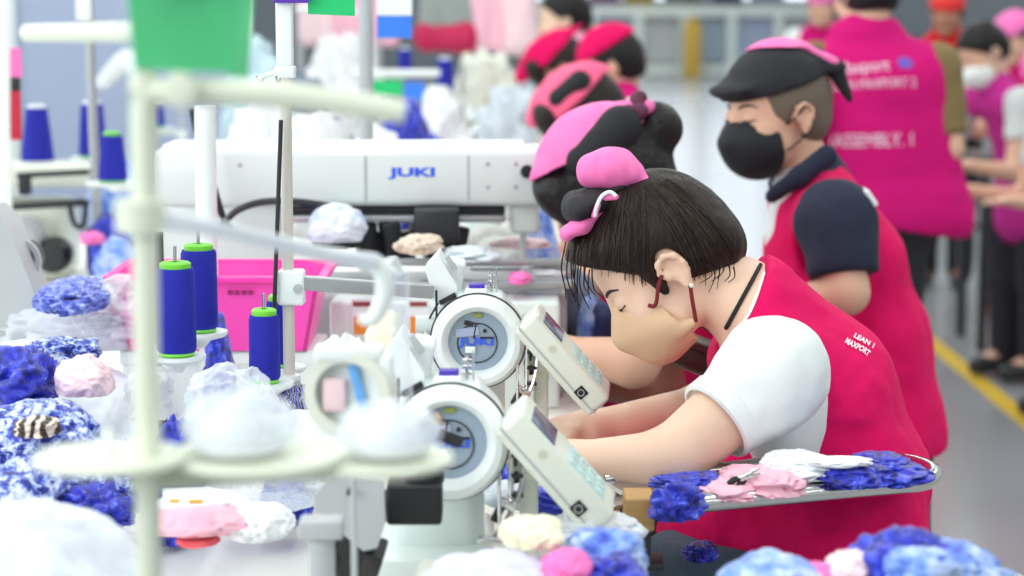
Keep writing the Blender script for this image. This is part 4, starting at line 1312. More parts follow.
def face_bits(hd, root, brow=True, lash=True, m=None, far=False):
    m = m or BROW
    T = bvh(child(root, 'body'))
    for q in (1, -1):
        def on(l, u):
            h = T.ray_cast(Vector(hd.p(.2, q * l, u)), Vector(-hd.f))[0]
            return h if h is not None else Vector(hd.p(.085, q * l, u))
        if brow:
            tubes('eyebrow', root, m, [[on(.012, .024), on(.022, .028), on(.034, .029), on(.046, .024)]], [.0016 * hd.k, .0026 * hd.k, .0024 * hd.k, .0010 * hd.k])
        if lash:
            tubes('eyelashes', root, CAP_BLACK if far else m, [[on(.019, .002), on(.027, .0015), on(.036, .001), on(.046, .003)]], [.0010 * hd.k, .0020 * hd.k, .0022 * hd.k, .0012 * hd.k])

def seated(cy, px, gap=.17):
    """Joints from pixels of a person who faces left on the plane Y = cy; px gives (x, y[, Y])."""
    J = {}
    for k, v in px.items():
        J[k] = vec(W(v[0], v[1], v[2] if len(v) > 2 else cy))
    return J

# ---- the woman in front
CY = 2.82
J = seated(CY, dict(nb=(748, 306), ch=(818, 392), wa=(840, 478), pe=(832, 560),
                    shL=(772, 374, 2.66), elL=(668, 462, 2.585), wrL=(570, 462, 2.62),
                    shR=(762, 360, 3.0), elR=(704, 412, 3.06), wrR=(586, 430, 2.92),
                    hipL=(822, 572, 2.75), hipR=(822, 566, 2.89), knL=(694, 588, 2.70), knR=(700, 580, 2.93)))
for q in 'LR':
    J['an' + q] = J['kn' + q] + np.array([.03, 0, -.40])
J['hdL'] = (-1, .12, .02); J['hdR'] = (-1, -.2, -.03); J['pnL'] = (0, 0.15, -1); J['pnR'] = (0, -0.1, -1)
J['curl'] = .55
hd = Head(W(664, 263, CY), (-.70, -.02, -.71), (-.72, 0, .70), .94)
rad = (.052, .076, .088, .098)
SW = (1, 1.5, 1)
front = seated(CY, dict(a=(770, 440), b=(716, 505), c=(690, 540), d=(820, 540), e=(888, 640), f=(700, 462)))
vx = [Cp(J['hipL'] + (.0, -.01, .02), J['hipL'] + (-.05, -.01, -.02), .108, .10, .04), Cp(front['a'], front['b'], .06, .05, .05, (1, 2.0, 1)), Cp(front['b'], front['c'], .05, .03, .04, (1, 2.4, 1)), Cp(front['d'], front['c'] + (.03, 0, .0), .08, .05, .05, (1, 1.9, 1)),
      Cp(W(800, 530, CY), W(724, 548, CY), .075, .045, .05, (1, 2.3, 1)), Cp(J['pe'] + (.01, 0, 0), front['e'], .115, .10, .05, (1, 1.5, 1)), Cp(vec(J['nb']) + (.005, 0, -.02), J['ch'], .07, .09, .03, (1, 1.25, 1))]
neck = unit(hd.p(-.03, 0, -.05) - vec(J['nb']))
vc = [Cp(vec(J['nb']) + neck * .012 + (-.03, 0, -.01), vec(J['nb']) + neck * .16 + (-.06, 0, 0), .060, .075, .012, None, '-'),
      Cp(vec(J['shL']) + (-.012, -.09, -.028), vec(J['shL']) + (-.012, .035, -.028), .080, .070, .008, None, '-'),
      Cp(vec(J['shR']) + (-.012, .09, -.028), vec(J['shR']) + (-.012, -.035, -.028), .080, .070, .008, None, '-'),
      Pl(W(744, 301, CY), (-.89, 0, .45)), Nz(.0012, 60, 4)]
woman = person('person in a hot pink vest and beige mask, bent over the in-focus sewing machine', J, hd, SW, rad, SKIN, VEST, WHITE_CLOTH, JEANS, .0034,
               vest_extra=vx, vest_cut=vc, sleeve=.52, sleeve_r=(.067, .051), armhole=.78, vnoise_amp=.009)
face_bits(hd, woman)
# white shirt body under the vest
shb = [Cp(J['nb'], J['ch'], .060, .083, .03, (1, 1.5, 1)), Cp(J['ch'], J['wa'], .083, .094, .03, (1, 1.5, 1)),
       Cp(vec(J['shL']) + (.0, .01, -.02), W(786, 445, 2.70), .060, .045, .04), Cp(vec(J['shR']) + (.0, -.01, -.02), W(782, 440, 2.95), .060, .045, .04),
       Cp(vec(J['nb']) + neck * .012, vec(J['nb']) + neck * .10, .052, .060, .010, None, '-'), Nz(.004, 20, 11), Pl(W(741, 303, CY), (-.89, 0, .45))]
blob('shirt', shb, .006, WHITE_CLOTH, woman)
for q, sy in (('L', -1), ('R', 1)):
    # turned cuff of the sleeve
    s0, e0 = vec(J['sh' + q]), vec(J['el' + q]); d = unit(e0 - s0)
    e = s0 + (e0 - s0) * .51
    MB().lathe(Vector(e), [(.0515, -.016), (.0545, -.014), (.0540, .006), (.0490, .008), (.0490, -.016), (.0515, -.016)], 48, Vector(d), caps=False).world('cuff', WHITE_CLOTH, woman)
tubes('collar_cord', woman, CAP_BLACK, [lay([bvh(child(woman, 'body')), bvh(child(woman, 'vest')), bvh(child(woman, 'shirt'))], [(760 - 2.9 * q - .012 * q * q, 266 + 5.6 * q) for q in range(12)], .002)], .0028, 3)
# hair drawn back from the face
hp = [hd.E((-.008, 0, .036), (.104, .086, .093)), hd.E((.055, 0, .077), (.045, .060, .035), .03), hd.E((-.066, 0, -.014), (.048, .064, .062), .03),
      Nz(.0025, 30, 2, (1, 2, 1)), hd.pl((.014, 0, -.004), (.79, 0, -.61)), hd.E((-.006, .085, -.004), (.021, .03, .033), .006, '-'), hd.E((-.006, -.085, -.004), (.021, .03, .033), .006, '-'), hd.C((.022, .066, .01), (.024, .068, -.018), .012, .007, .01), hd.C((.022, -.066, .01), (.024, -.068, -.018), .012, .007, .01)]
hair = blob('hair', hp, .0034, HAIR, woman)
rnd = random.Random(4)
st_ = []
for i in range(11):
    x0, y0 = 566 + i * 2.6, 244 + i * 2.4 + rnd.uniform(-4, 4)
    x1, y1 = x0 + rnd.uniform(-2, 16), 296 + rnd.uniform(-6, 16)
    yy = CY - .05 + rnd.uniform(-.02, .03)
    st_.append([W(x0, y0, yy), W(x0 - 2 + rnd.uniform(-3, 3), (y0 * .55 + y1 * .45), yy - .004), W((x0 + x1) / 2 + rnd.uniform(-3, 2), y0 * .2 + y1 * .8, yy), W(x1, y1, yy + .004)])
tubes('loose_strands', woman, HAIR, st_, [.0010, .0010, .0008, .0004], 6, 5)
st_ = []
for i in range(10):
    x0, y0 = 694 + i * 4.4, 262 + rnd.uniform(-3, 5)
    st_.append([W(x0, y0, CY - .066), W(x0 + rnd.uniform(-2, 5), y0 + 10, CY - .060), W(x0 + rnd.uniform(-8, 4), y0 + 20 + rnd.uniform(-5, 7), CY - .055)])
HB = [bvh(hair), bvh(child(woman, 'body'))]
dark, light = [], []
for i in range(150):
    t = rnd.random()
    if t < .62:
        q = t / .62
        e = (568 + 84 * q, 263 + 20 * q * q + rnd.uniform(-12, 6) + (4 if rnd.random() < .3 else 0))
    else:
        q = (t - .62) / .38
        e = (694 + 44 * q, 279 - 18 * q + rnd.uniform(-10, 4))
    a = (604 + 62 * t + rnd.uniform(-6, 6), 196 - 14 * t + rnd.uniform(-3, 8))
    bow = (e[0] - 640) * .16
    pts = []
    for w in range(9):
        u = w / 8
        pts.append((a[0] + (e[0] - a[0]) * u + bow * 4 * u * (1 - u) * .6, a[1] + (e[1] - a[1]) * (u ** 1.15)))
    c = lay(HB, pts, .0009)
    if len(c) > 4 and all((x - y).length < .05 for x, y in zip(c, c[1:])):
        (light if rnd.random() < .45 else dark).append(c)
tubes('hair_strands', woman, HAIR, dark, [.0004, .0010, .0010, .0004], 1, 5)
tubes('hair_streaks', woman, HAIR_LIGHT, light, [.0003, .0008, .0008, .0003], 1, 5)
tubes('nape_strands', woman, HAIR, st_, [.0011, .0008, .0004], 6, 5)
# mask
mk = [hd.E((.046, 0, -.042), (.070, .066, .060), .01), hd.C((.06, 0, -.02), (.110, 0, -.036), .028, .016, .03), hd.C((.06, 0, -.062), (.084, 0, -.078), .034, .024, .03), hd.E((.050, 0, -.066), (.050, .052, .034), .02),
      hd.C((.045, .052, -.055), (.07, .03, -.045), .020, .022, .02), hd.C((.045, -.052, -.055), (.07, -.03, -.045), .020, .022, .02),
      hd.pl((.0836, 0, .010), (-.65, 0, .76)), hd.pl((.041, 0, -.05), (-1, 0, .02)),
      hd.C((.046, .058, -.070), (.027, .064, -.076), .012, .006, .006), hd.C((.046, -.058, -.070), (.027, -.064, -.076), .012, .006, .006), Nz(.001, 40, 3)]
blob('mask', mk, .003, MASK_BEIGE, woman)
tubes('ear_loop', woman, EARLOOP, [[Vector(hd.p(.012, .085, .002)), Vector(hd.p(.026, .081, -.006)), Vector(hd.p(.043, .074, -.020)), Vector(hd.p(.050, .070, -.022)), Vector(hd.p(.054, .068, -.016))]], .0026)
tubes('ear_loop', woman, EARLOOP, [[Vector(hd.p(-.006, .083, -.034)), Vector(hd.p(.006, .078, -.050)), Vector(hd.p(.018, .071, -.068)), Vector(hd.p(.025, .068, -.078))]], .0026)
p = hd.p(-.006, .090, -.035)
MB().lathe(Vector(p), [(0, -.003), (.0028, -.0015), (.0028, .0015), (0, .003)], 12, (0, 1, 0)).world('ear_stud', PEARL, woman)
# head scarf: black band, pink brim, pink puff
S3 = (1, 3.4, 1)
blob('scarf_band', [Cp(W(578, 207, CY - .01), W(596, 201, CY - .01), .0215, .0165, .01, S3), Cp(W(598, 194, CY), W(620, 184, CY), .013, .010, .012, S3), Cp(W(620, 183, CY), W(642, 178, CY), .009, .0055, .012, S3), Nz(.0018, 42, 7)], .003, CAP_BLACK, woman)
YB, S4 = CY - .040, (1, 2.6, 1)
blob('scarf_brim', [Cp(W(568, 232, YB), W(582, 224, YB), .0095, .0120, .008, S4), Cp(W(582, 224, YB), W(604, 207, YB), .0110, .004, .008, S4), Cp(W(566, 236, YB), W(570, 232, CY + .04), .006, .006, .01), Nz(.001, 40, 4)], .0028, CAP_PINK, woman)
pc_ = W(609, 168, CY - .01)
pp = [El(pc_, (.037, .042, .027), None, .01), El(pc_ + Vector((-.016, 0, -.006)), (.022, .03, .023), None, .012), El(pc_ + Vector((.02, 0, -.008)), (.026, .034, .02), None, .012), Cp(pc_ + Vector((.025, -.01, -.008)), pc_ + Vector((.05, -.02, -.016)), .008, .006, .012),
      Cp(pc_ + Vector((-.018, -.03, .03)), pc_ + Vector((-.012, -.045, -.03)), .004, .004, .008, None, '-'), Nz(.0035, 32, 5, (1.5, 1, .5))]
blob('scarf_puff', pp, .0028, CAP_PINK, woman)
tubes('scarf_edging', woman, LACE, [[W(595, 216, CY - .078), W(597, 206, CY - .084), W(602, 196, CY - .086), W(610, 192, CY - .085), W(616, 196, CY - .084)]], .0026)
blob('scarf_fold', [Cp(W(606, 197, CY - .080), W(616, 197, CY - .082), .005, .004, .006), Cp(W(594, 216, CY - .072), W(598, 205, CY - .076), .004, .004, .006)], .002, CAP_PINK, woman)
# lettering on the back of the vest
vs = child(woman, 'vest')
dn = W(868, 362, CY) - W(846, 332, CY)
for tx, px, py, w_ in (('MAXPORT', 857, 348, .034), ('LEAN 1', 864, 342, .028)):
    print_on(vs, tx, px, py, w_, .020, WHITEINK, woman, dn, bold=.0008)

# stool under her
so_ = Vector((J['pe'][0] + .06, CY, 0))
sz = J['pe'][2] - .145
t = thing('work_stool', so_, 'dark work stool under the front person in the pink vest', 'stool')
MB().box((0, 0, sz - .03), (.30, .32, .05), bev=.012).part('seat', BROWN_LEATHER, t)
for sx in (-1, 1):
    for sy in (-1, 1):
        MB().cyl((sx * .17, sy * .16, 0), (sx * .14, sy * .14, sz - .05), .013).part('leg', DARK, t)
MB().box((0, .145, .28), (.3, .02, .02)).box((0, -.145, .28), (.3, .02, .02)).part('stretcher', DARK, t)

# ---- head gear of the other workers
def scarf(hd, root, m, tail=None, lo=.035, lean=-.25, h=.005, patch=True, tailm=None):
    P = [hd.E((-.006, 0, .036), (.112, .092, .103)), hd.pl((0, 0, lo), (lean, 0, -1)), Nz(.003, 25, 4)]
    if tail:
        P = P[:1] + [hd.C(*tl) for tl in tail] + P[1:]
    blob('head_scarf', P, h, m, root)
    if patch:
        blob('scarf_band', [hd.C((.03, .060, .076), (-.035, .062, .086), .027, .031, .01), hd.pl((0, 0, lo - .006), (0, 0, -1)), Nz(.002, 30, 6)], h, CAP_BLACK, root)
def hair_cap(hd, root, m, h=.005, fringe=False, bun=None, low=-.06):
    P = [hd.E((-.012, 0, .030), (.102, .083, .094)), hd.E((-.06, 0, -.012), (.048, .066, .06), .03)]
    cut = [hd.pl((.035, 0, .02), (.75, 0, -.66)), hd.pl((0, 0, low), (0, 0, -1))]
    Q = []
    if fringe: Q += [hd.E((.080, 0, .044), (.036, .072, .052), .02), hd.C((.078, .05, .05), (.085, .052, -.02), .026, .014, .02), hd.C((.078, -.05, .05), (.085, -.052, -.01), .026, .014, .02)]
    V = P + [Nz(.003, 30, 2)] + cut + Q
    if bun: V += [hd.E(*bun)]
    blob('hair', V, h, m, root)
def plain_mask(hd, root, m, h=.005):
    blob('mask', [hd.E((.046, 0, -.046), (.072, .068, .066), .01), hd.C((.06, 0, -.02), (.112, 0, -.034), .026, .014, .03), hd.pl((.094, 0, .002), (-.25, 0, .95)), hd.pl((.036, 0, -.05), (-1, 0, .1))], h, m, root)
    for q in (1, -1):
        tubes('ear_loop', root, m, [[hd.p(.03, q * .068, -.012), hd.p(.012, q * .079, -.002), hd.p(-.01, q * .083, .018)], [hd.p(.03, q * .064, -.06), hd.p(.008, q * .076, -.045), hd.p(-.014, q * .083, -.03)]], .0016)

# ---- second in the row
def row_worker(label, cy, scale_px, hc, fdir, udir, skin, capm, vest, group, arm=True, h=.007, lean=(150, 160), **kw):
    """A seated worker facing left; hc is the head centre in pixels, the rest is placed from the head."""
    c = vec(W(hc[0], hc[1], cy))
    hd = Head(c, fdir, udir, .98)
    o1, o2, o3_ = kw.get('off', (.05, .05, .02))
    nb = c + np.array([o1, 0, -.10]); ch = nb + np.array([o2, 0, -.13]); wa = ch + np.array([o3_, 0, -.14]); pe = wa + np.array([.0, 0, -.17])
    J = dict(nb=nb, ch=ch, wa=wa, pe=pe, shL=nb + (.035, -.165, -.06), shR=nb + (.035, .165, -.06))
    J['elL'] = J['shL'] + (-.03, -.05, -.21); J['elR'] = J['shR'] + (-.03, .05, -.21)
    J['wrL'] = J['elL'] + (-.17, .05, .02); J['wrR'] = J['elR'] + (-.17, -.05, .02)
    for k, v in kw.get('fix', {}).items(): J[k] = vec(v)
    J['hipL'] = np.array([pe[0] - .02, cy - .09, .61]); J['hipR'] = np.array([pe[0] - .02, cy + .09, .61])
    J['knL'] = J['hipL'] + (-.30, -.02, -.02); J['knR'] = J['hipR'] + (-.30, .02, -.02)
    for q in 'LR': J['an' + q] = J['kn' + q] + np.array([.05, 0, -.36])
    rt = person(label, J, hd, (1, 1.5, 1), (.05, .074, .086, .095), skin, vest, kw.get('shirt', WHITE_CLOTH), DARK_CLOTH, h, group, fine=kw.get('fine', True),
                vest_extra=[Cp(pe, pe + np.array([.02, 0, -.12]), .108, .112, .04, (1, 1.5, 1))])
    return rt, hd, J
GW = 'seated workers in the sewing row'
fx = dict(elL=vec(W(634, 362, 3.36)), wrL=vec(W(560, 352, 3.40)), shL=vec(W(690, 268, 3.36)))
w2, h2, J2 = row_worker('person with a hair bun under a light pink and black scarf, behind the front person', 3.57, 0, (612, 187), (-.80, 0, -.60), (-.60, 0, .80), SKIN_TAN, CAP_PINK, VEST, GW, fix=fx, h=.006, off=(.10, .10, .04))
hair_cap(h2, w2, HAIRB, .005, True, ((-.125, .01, .035), (.035, .045, .042), .02))
P = [h2.E((-.004, 0, .038), (.116, .094, .106)), h2.C((.08, .03, .085), (.112, .03, .045), .020, .022, .02), h2.C((-.09, .03, .09), (-.125, .035, .075), .018, .012, .02), h2.pl((0, 0, .074), (.16, 0, -1)), Nz(.003, 25, 4)]
blob('head_scarf', P, .004, CAP_PINK, w2)
blob('scarf_band', [h2.C((.012, .064, .070), (-.070, .056, .076), .030, .036, .01), h2.pl((0, 0, .040), (.1, 0, -1)), Nz(.002, 30, 6)], .004, CAP_BLACK, w2)
blob('scarf_bow', [h2.E((-.108, .05, .075), (.018, .016, .014), .008), h2.E((-.120, .03, .092), (.016, .018, .014), .008), h2.E((-.092, .06, .088), (.016, .014, .012), .008), Nz(.003, 60, 2)], .003, mat('scarf_maroon', (88, 24, 58), 0.6), w2)
face_bits(h2, w2)
# dark leather bag at the second worker's waist
c = W(690, 352, 3.02)
bg_ = thing('waist_bag', Vector(c) - Vector((0, 0, .03)), 'dark brown glossy bag glimpsed between the front person\'s chin and shoulder', 'bag')
MB().box((0, 0, .03), (.085, .06, .05), (0, .35, 0), bev=.02).part('pouch', BROWN_LEATHER, bg_)
MB().box((0, -.005, .046), (.086, .062, .016), (0, .35, 0), bev=.007).part('flap', BROWN_LEATHER, bg_)
MB().tube([(-.04, 0, .05), (-.01, .02, .075), (.05, .03, .05)], .006).part('strap', BROWN_LEATHER, bg_)

w3, h3, J3 = row_worker('person in a salmon pink head scarf with black patch, third in the row', 5.4, 0, (584, 118), (-.86, 0, -.5), (-.5, 0, .86), SKIN_TAN, CAP_SALMON, VEST, GW, h=.010, fine=False)
hair_cap(h3, w3, HAIR, .007, True)
scarf(h3, w3, CAP_SALMON, [((-.06, .02, .085), (-.17, .03, .02), .03, .02, .03), ((.07, .0, .09), (.11, .0, .06), .025, .02, .02)], .045, h=.006)
w4, h4, J4 = row_worker('person in a deep pink head scarf, fourth in the row, back of the vest showing', 7.0, 0, (612, 66), (-.95, .1, -.3), (-.3, 0, .95), SKIN_TAN, VEST, VEST2, GW, h=.011, fine=False, off=(.03, .02, .0))
hair_cap(h4, w4, HAIRB, .008)
scarf(h4, w4, VEST, [((-.07, .0, .07), (-.13, .0, .03), .03, .02, .03)], .06, h=.008, patch=False)
w5, h5, J5 = row_worker('person in a wide deep pink scarf with black band, fifth in the row', 7.6, 0, (560, 70), (-.85, -.1, -.5), (-.5, 0, .86), SKIN_DARK, VEST, VEST2, GW, h=.012, fine=False)
hair_cap(h5, w5, HAIR, .008, True)
scarf(h5, w5, VEST, [((.05, 0, .09), (.13, 0, .05), .03, .025, .03), ((-.05, 0, .09), (-.18, 0, .075), .03, .022, .03)], .055, h=.008, patch=False)
w6, h6, J6 = row_worker('bare-headed person with black hair, farthest in the row', 8.4, 0, (564, 20), (-.97, -.1, -.2), (-.2, 0, .97), SKIN, CAP_PINK, mat('vest_palepink', (244, 170, 205), 0.75), GW, h=.013, fine=False)
hair_cap(h6, w6, HAIRB, .009)

# ---- standing man with the black mask
MY = 4.0
J = seated(MY, dict(nb=(812, 192), ch=(846, 262), wa=(862, 340), pe=(868, 420)))
J['shL'] = vec(W(836, 218, 3.80)); J['shR'] = vec(W(806, 222, 4.18))
J['elL'] = vec(W(846, 292, 3.76)); J['wrL'] = vec(W(752, 318, 3.80)); J['elR'] = vec(W(800, 310, 4.22)); J['wrR'] = vec(W(716, 330, 4.1))
J['hipL'] = J['pe'] + (.0, -.09, -.03); J['hipR'] = J['pe'] + (.0, .09, -.03)
for q, sy in (('L', -.09), ('R', .11)):
    J['kn' + q] = np.array([J['pe'][0] + .02, MY + sy, .40]); J['an' + q] = np.array([J['pe'][0] + .08, MY + sy, .09])
hdm = Head(W(776, 114, MY - .02), (-.84, -.46, -.14), (-.10, -.02, .99), 1.0)
mvx = [Cp(J['wa'], J['pe'] + (.0, 0, 0), .10, .115, .04, (1.1, 1.5, 1)), Cp(J['pe'], J['pe'] + (.012, 0, -.03), .115, .118, .03, (1.15, 1.5, 1)), Cp(vec(J['nb']) + (0, 0, -.02), J['ch'], .07, .09, .03, (1.05, 1.45, 1)),
       Cp(vec(J['nb']) + (-.030, -.02, -.10), vec(J['ch']) + (-.075, -.02, -.02), .055, .075, .04, (1, 1.7, 1)), Cp(vec(J['ch']) + (-.075, -.02, -.02), vec(J['wa']) + (-.07, 0, 0), .075, .08, .04, (1, 1.6, 1))]
mvc = [Cp(vec(J['nb']) + (-.03, -.02, .03), vec(J['nb']) + (-.06, -.03, .16), .070, .09, .012, None, '-'),
       Cp(vec(J['shL']) + (.008, -.09, -.05), vec(J['shL']) + (-.002, .035, -.05), .085, .07, .01, None, '-'),
       Pl(J['pe'] + (0, 0, -.045), (0, 0, -1)), Nz(.0012, 50, 3)]
man = person('person in a black mask and navy shirt under a pink vest, standing behind the row', J, hdm, (1, 1.5, 1), (.056, .082, .092, .098), SKIN_TAN, VEST, NAVY, DARK_CLOTH, .0065,
             vest_extra=mvx, vest_cut=mvc, sleeve=.78, sleeve_r=(.066, .060))
face_bits(hdm, man, m=mat('eyebrow_black', (48, 36, 34), 0.7))
plain_mask(hdm, man, MASK_BLACK, .004)
# short faded hair, black scarf with pink crown and knotted tail
blob('hair', [hdm.E((-.014, 0, .026), (.100, .079, .090)), hdm.E((-.05, 0, -.02), (.05, .065, .05), .02), hdm.pl((.045, 0, .0), (1, 0, -.25)), hdm.pl((0, 0, -.055), (.35, 0, -1)),
              hdm.E((-.006, .082, -.014), (.024, .03, .034), .006, '-'), hdm.E((-.006, -.082, -.014), (.024, .03, .034), .006, '-')], .004, FADE, man)
blob('scarf_band', [hdm.E((-.008, 0, .040), (.104, .086, .088)), hdm.E((.090, 0, .058), (.030, .056, .014), .02), hdm.C((-.075, .02, .085), (-.105, .05, .060), .028, .020, .02), Nz(.002, 30, 5), hdm.pl((.0, 0, .050), (-.14, 0, -1)),
                    hdm.C((-.104, .05, .066), (-.120, .062, .008), .017, .007, .012)], .004, CAP_BLACK, man)
blob('scarf_crown', [hdm.E((-.012, 0, .062), (.090, .078, .074)), hdm.pl((0, 0, .116), (.22, .12, -1)), hdm.C((-.055, .03, .112), (-.10, .060, .078), .010, .008, .010), Nz(.002, 30, 9)], .004, CAP_PINK, man)
# navy collar, white placket, sleeve stripe
nk = vec(J['nb'])
axis = unit(hdm.p(-.03, 0, -.05) - nk + np.array([-.01, 0, .02]))
MB().lathe(Vector(nk + axis * .005), [(.082, -.02), (.076, .012), (.068, .042), (.063, .044), (.068, .012), (.074, -.02), (.082, -.02)], 40, Vector(axis), caps=False).world('collar', NAVY, man)
blob('collar_fold', [Cp(W(826, 156, 3.89), W(800, 176, 3.88), .020, .019, .01, (1, .6, 1)), Cp(W(800, 176, 3.88), W(772, 196, 3.90), .019, .013, .01, (1, .6, 1)), Nz(.002, 30, 4)], .004, NAVY, man)
blob('shirt_front', [Cp(W(796, 190, 3.96), W(788, 262, 3.98), .045, .045, .03), Nz(.004, 25, 3)], .006, WHITE_CLOTH, man)
s0, e0 = vec(J['shL']), vec(J['elL'])
MB().box(W(869, 197, 3.79), (.034, .05, .010), (0, .95, 0), bev=.004).world('sleeve_stripe', WHITE_CLOTH, man)
print_on(child(man, 'vest'), '2', 926, 292, .03, .05, WHITEINK, man, (.35, -.9, -.1))

# ---- standing worker seen from behind
BY = 6.2
J = seated(BY, dict(nb=(868, 36), ch=(882, 84), wa=(886, 150), pe=(888, 208), shL=(818, 66), shR=(938, 66, 6.2), elL=(804, 140, 6.1), elR=(950, 148, 6.16)))
J['wrL'] = J['elL'] + (.02, .2, .06); J['wrR'] = J['elR'] + (-.06, .2, .05)
J['hipL'] = J['pe'] + (-.09, 0, -.05); J['hipR'] = J['pe'] + (.09, 0, -.05)
for q, sx in (('L', -.12), ('R', .02)):
    J['hip' + q] = J['pe'] + (sx * .8, 0, -.05)
    J['kn' + q] = np.array([J['pe'][0] + sx, BY, .47]); J['an' + q] = np.array([J['pe'][0] + sx, BY, .09])
J['toe'] = (0, .14, -.045)
hb = Head(W(866, -6, BY + .03), (-.45, .87, -.15), (-.05, .1, .99), 1.0)
SB = (1.55, 1, 1)
bvx = [Cp(J['ch'], J['pe'] + (.0, 0, .0), .112, .125, .04, (1.6, 1, 1)), Cp(W(920, 130, BY), W(950, 222, BY + .0), .05, .055, .05, (1, 1.3, 1)), Cp(J['pe'], J['pe'] + (.01, 0, -.02), .13, .13, .04, (1.7, 1, 1)), Cp(W(830, 70, BY), W(922, 72, BY), .075, .075, .03)]
bvc = [Pl(J['pe'] + (0, 0, -.05), (-.16, 0, -1))]
back = person('person standing with back turned in a lettered magenta vest and olive sleeves', J, hb, SB, (.055, .092, .096, .105), SKIN_TAN, VEST2, OLIVE, DARK_CLOTH, .010,
              vest_extra=bvx, vest_cut=bvc, fine=False, sleeve=.85, sleeve_r=(.066, .058))
blob('hair', [hb.E((-.014, 0, .02), (.102, .083, .092)), hb.E((-.05, 0, -.025), (.05, .066, .045), .02), hb.pl((.045, 0, 0), (1, 0, -.4)), hb.pl((0, 0, -.055), (0, 0, -1))], .007, HAIRB, back)
scarf(hb, back, CAP_PINK, None, .0, -.05, .007, patch=False)
bv = child(back, 'vest')
kb = BY / FPX
for tx, px, py, wd_, sz_ in (('Maxport', 863, 67, 50, .05), ('LEAN MAXPORT 2', 873, 84, 82, .036), ('(ASSEMBLY. 1', 872, 141, 80, .052)):
    print_on(bv, tx, px, py, wd_ * kb, sz_, WHITEINK, back, (1, 0, .03))
def hexa(M):
    me = MB().prism([(math.cos(a * math.pi / 3) * .024, math.sin(a * math.pi / 3) * .020) for a in range(6)], 0, .001, M).mesh('back_emblem', mat('emblem_violet', (104, 84, 190), 0.6))
    return me
print_on(bv, '', 905, 63, 0, 0, None, back, (1, 0, 0), 'back_emblem', hexa)

# ---- people at the right edge and beyond
def edge_worker(label, cy, hc, fdir, udir, off, skin, capm, vest, shirt, tall, h=.012, group=None, cap_lo=.04, hair=HAIRB, mask=None, patch=False):
    c = vec(W(hc[0], hc[1], cy))
    hd = Head(c, fdir, udir, 1.0)
    fh = unit((fdir[0], fdir[1], 0)); lat = np.array([-fh[1], fh[0], 0])
    nb = c - fh * .06 + np.array([0, 0, -.12]); ch = nb - fh * off[0] + np.array([0, 0, -.14]); wa = ch - fh * off[1] + np.array([0, 0, -.16]); pe = wa + np.array([0, 0, -.14])
    J = dict(nb=nb, ch=ch, wa=wa, pe=pe)
    for q, s in (('L', 1), ('R', -1)):
        J['sh' + q] = nb + lat * s * .17 + np.array([0, 0, -.06]); J['el' + q] = J['sh' + q] + lat * s * .04 + np.array([0, 0, -.25]) + fh * .06; J['wr' + q] = J['el' + q] + fh * .2 + np.array([0, 0, .03])
        J['hip' + q] = pe + lat * s * .09
        if tall:
            J['kn' + q] = np.array([J['hip' + q][0], J['hip' + q][1], pe[2] * .55]); J['an' + q] = np.array([J['hip' + q][0], J['hip' + q][1], .09])
        else:
            J['kn' + q] = J['hip' + q] + fh * .36; J['an' + q] = J['kn' + q] + np.array([0, 0, -.36])
    J['toe'] = fh * .14 + np.array([0, 0, -.045])
    S = (1.5, 1, 1) if abs(fh[1]) > .7 else (1, 1.5, 1)
    rt = person(label, J, hd, S, (.055, .085, .092, .1), skin, vest, shirt, DARK_CLOTH, h, group, fine=False, vest_extra=[Cp(pe, pe + np.array([0, 0, -.06]), .115, .12, .04, S)])
    hair_cap(hd, rt, hair, .009)
    if capm: scarf(hd, rt, capm, None, cap_lo, -.2, .009, patch=patch)
    if mask: plain_mask(hd, rt, mask, .007)
    return rt
edge_worker('masked person in a purple-pink vest and white sleeves, bowed by the right edge', 8.3, (983, 54), (-.75, -.35, -.55), (-.5, -.1, .85), (.10, .06), SKIN_TAN, None, VEST3, mat('shirt_pale', (206, 214, 212), 0.8), True, mask=STANDW)
edge_worker('person in a red cap and red collar, behind the right edge group', 11.0, (947, 14), (-.3, -.95, -.1), (0, -.1, 1), (.0, .0), SKIN_DARK, CAP_RED, mat('vest_red', (214, 30, 40), 0.75), NAVY, True)
edge_worker('person in a magenta scarf at the top right corner, behind the masked one', 10.2, (1016, 40), (-.8, -.5, -.3), (-.3, 0, .95), (.05, .03), SKIN_TAN, HOTPINK, VEST2, mat('shirt_pale', (206, 214, 212), 0.8), True)
edge_worker('person cut by the right edge, deep pink vest and bare arm', 7.5, (1054, 78), (-.95, -.2, -.25), (-.2, 0, .97), (.04, .02), SKIN_TAN, HOTPINK, VEST, mat('shirt_pale', (206, 214, 212), 0.8), True)
edge_worker('distant person in pink, beside the lettered vest on its left', 12.5, (822, 8), (-.4, -.9, 0), (0, 0, 1), (.0, .0), SKIN_TAN, HOTPINK, VEST2, WHITE_CLOTH, True, h=.015)
# ------------------------------------------------------------------ garments, film and trays
def heap(name, px, py, rx, ry, Y, m, label, cat, seed, depth=None, group=None, amp=.35, freq=2.2, sub=5, flat=.5, tilt=0.0, rz=0.0, base=None):
    c = W(px, py, Y)
    k = Y / FPX
    rv = ry * k
    if base is not None:
        top = c.z + rv
        c.z, rv = (top + base) / 2, (top - base) / 2
        flat = .9
    o = crumple(name, c, (rx * k, (depth or rx * k), rv), m, seed, amp, freq, sub, rz, flat, tilt)
    return tag(o, label, cat, group)
GL = 'lace and print pieces heaped on the left bench'
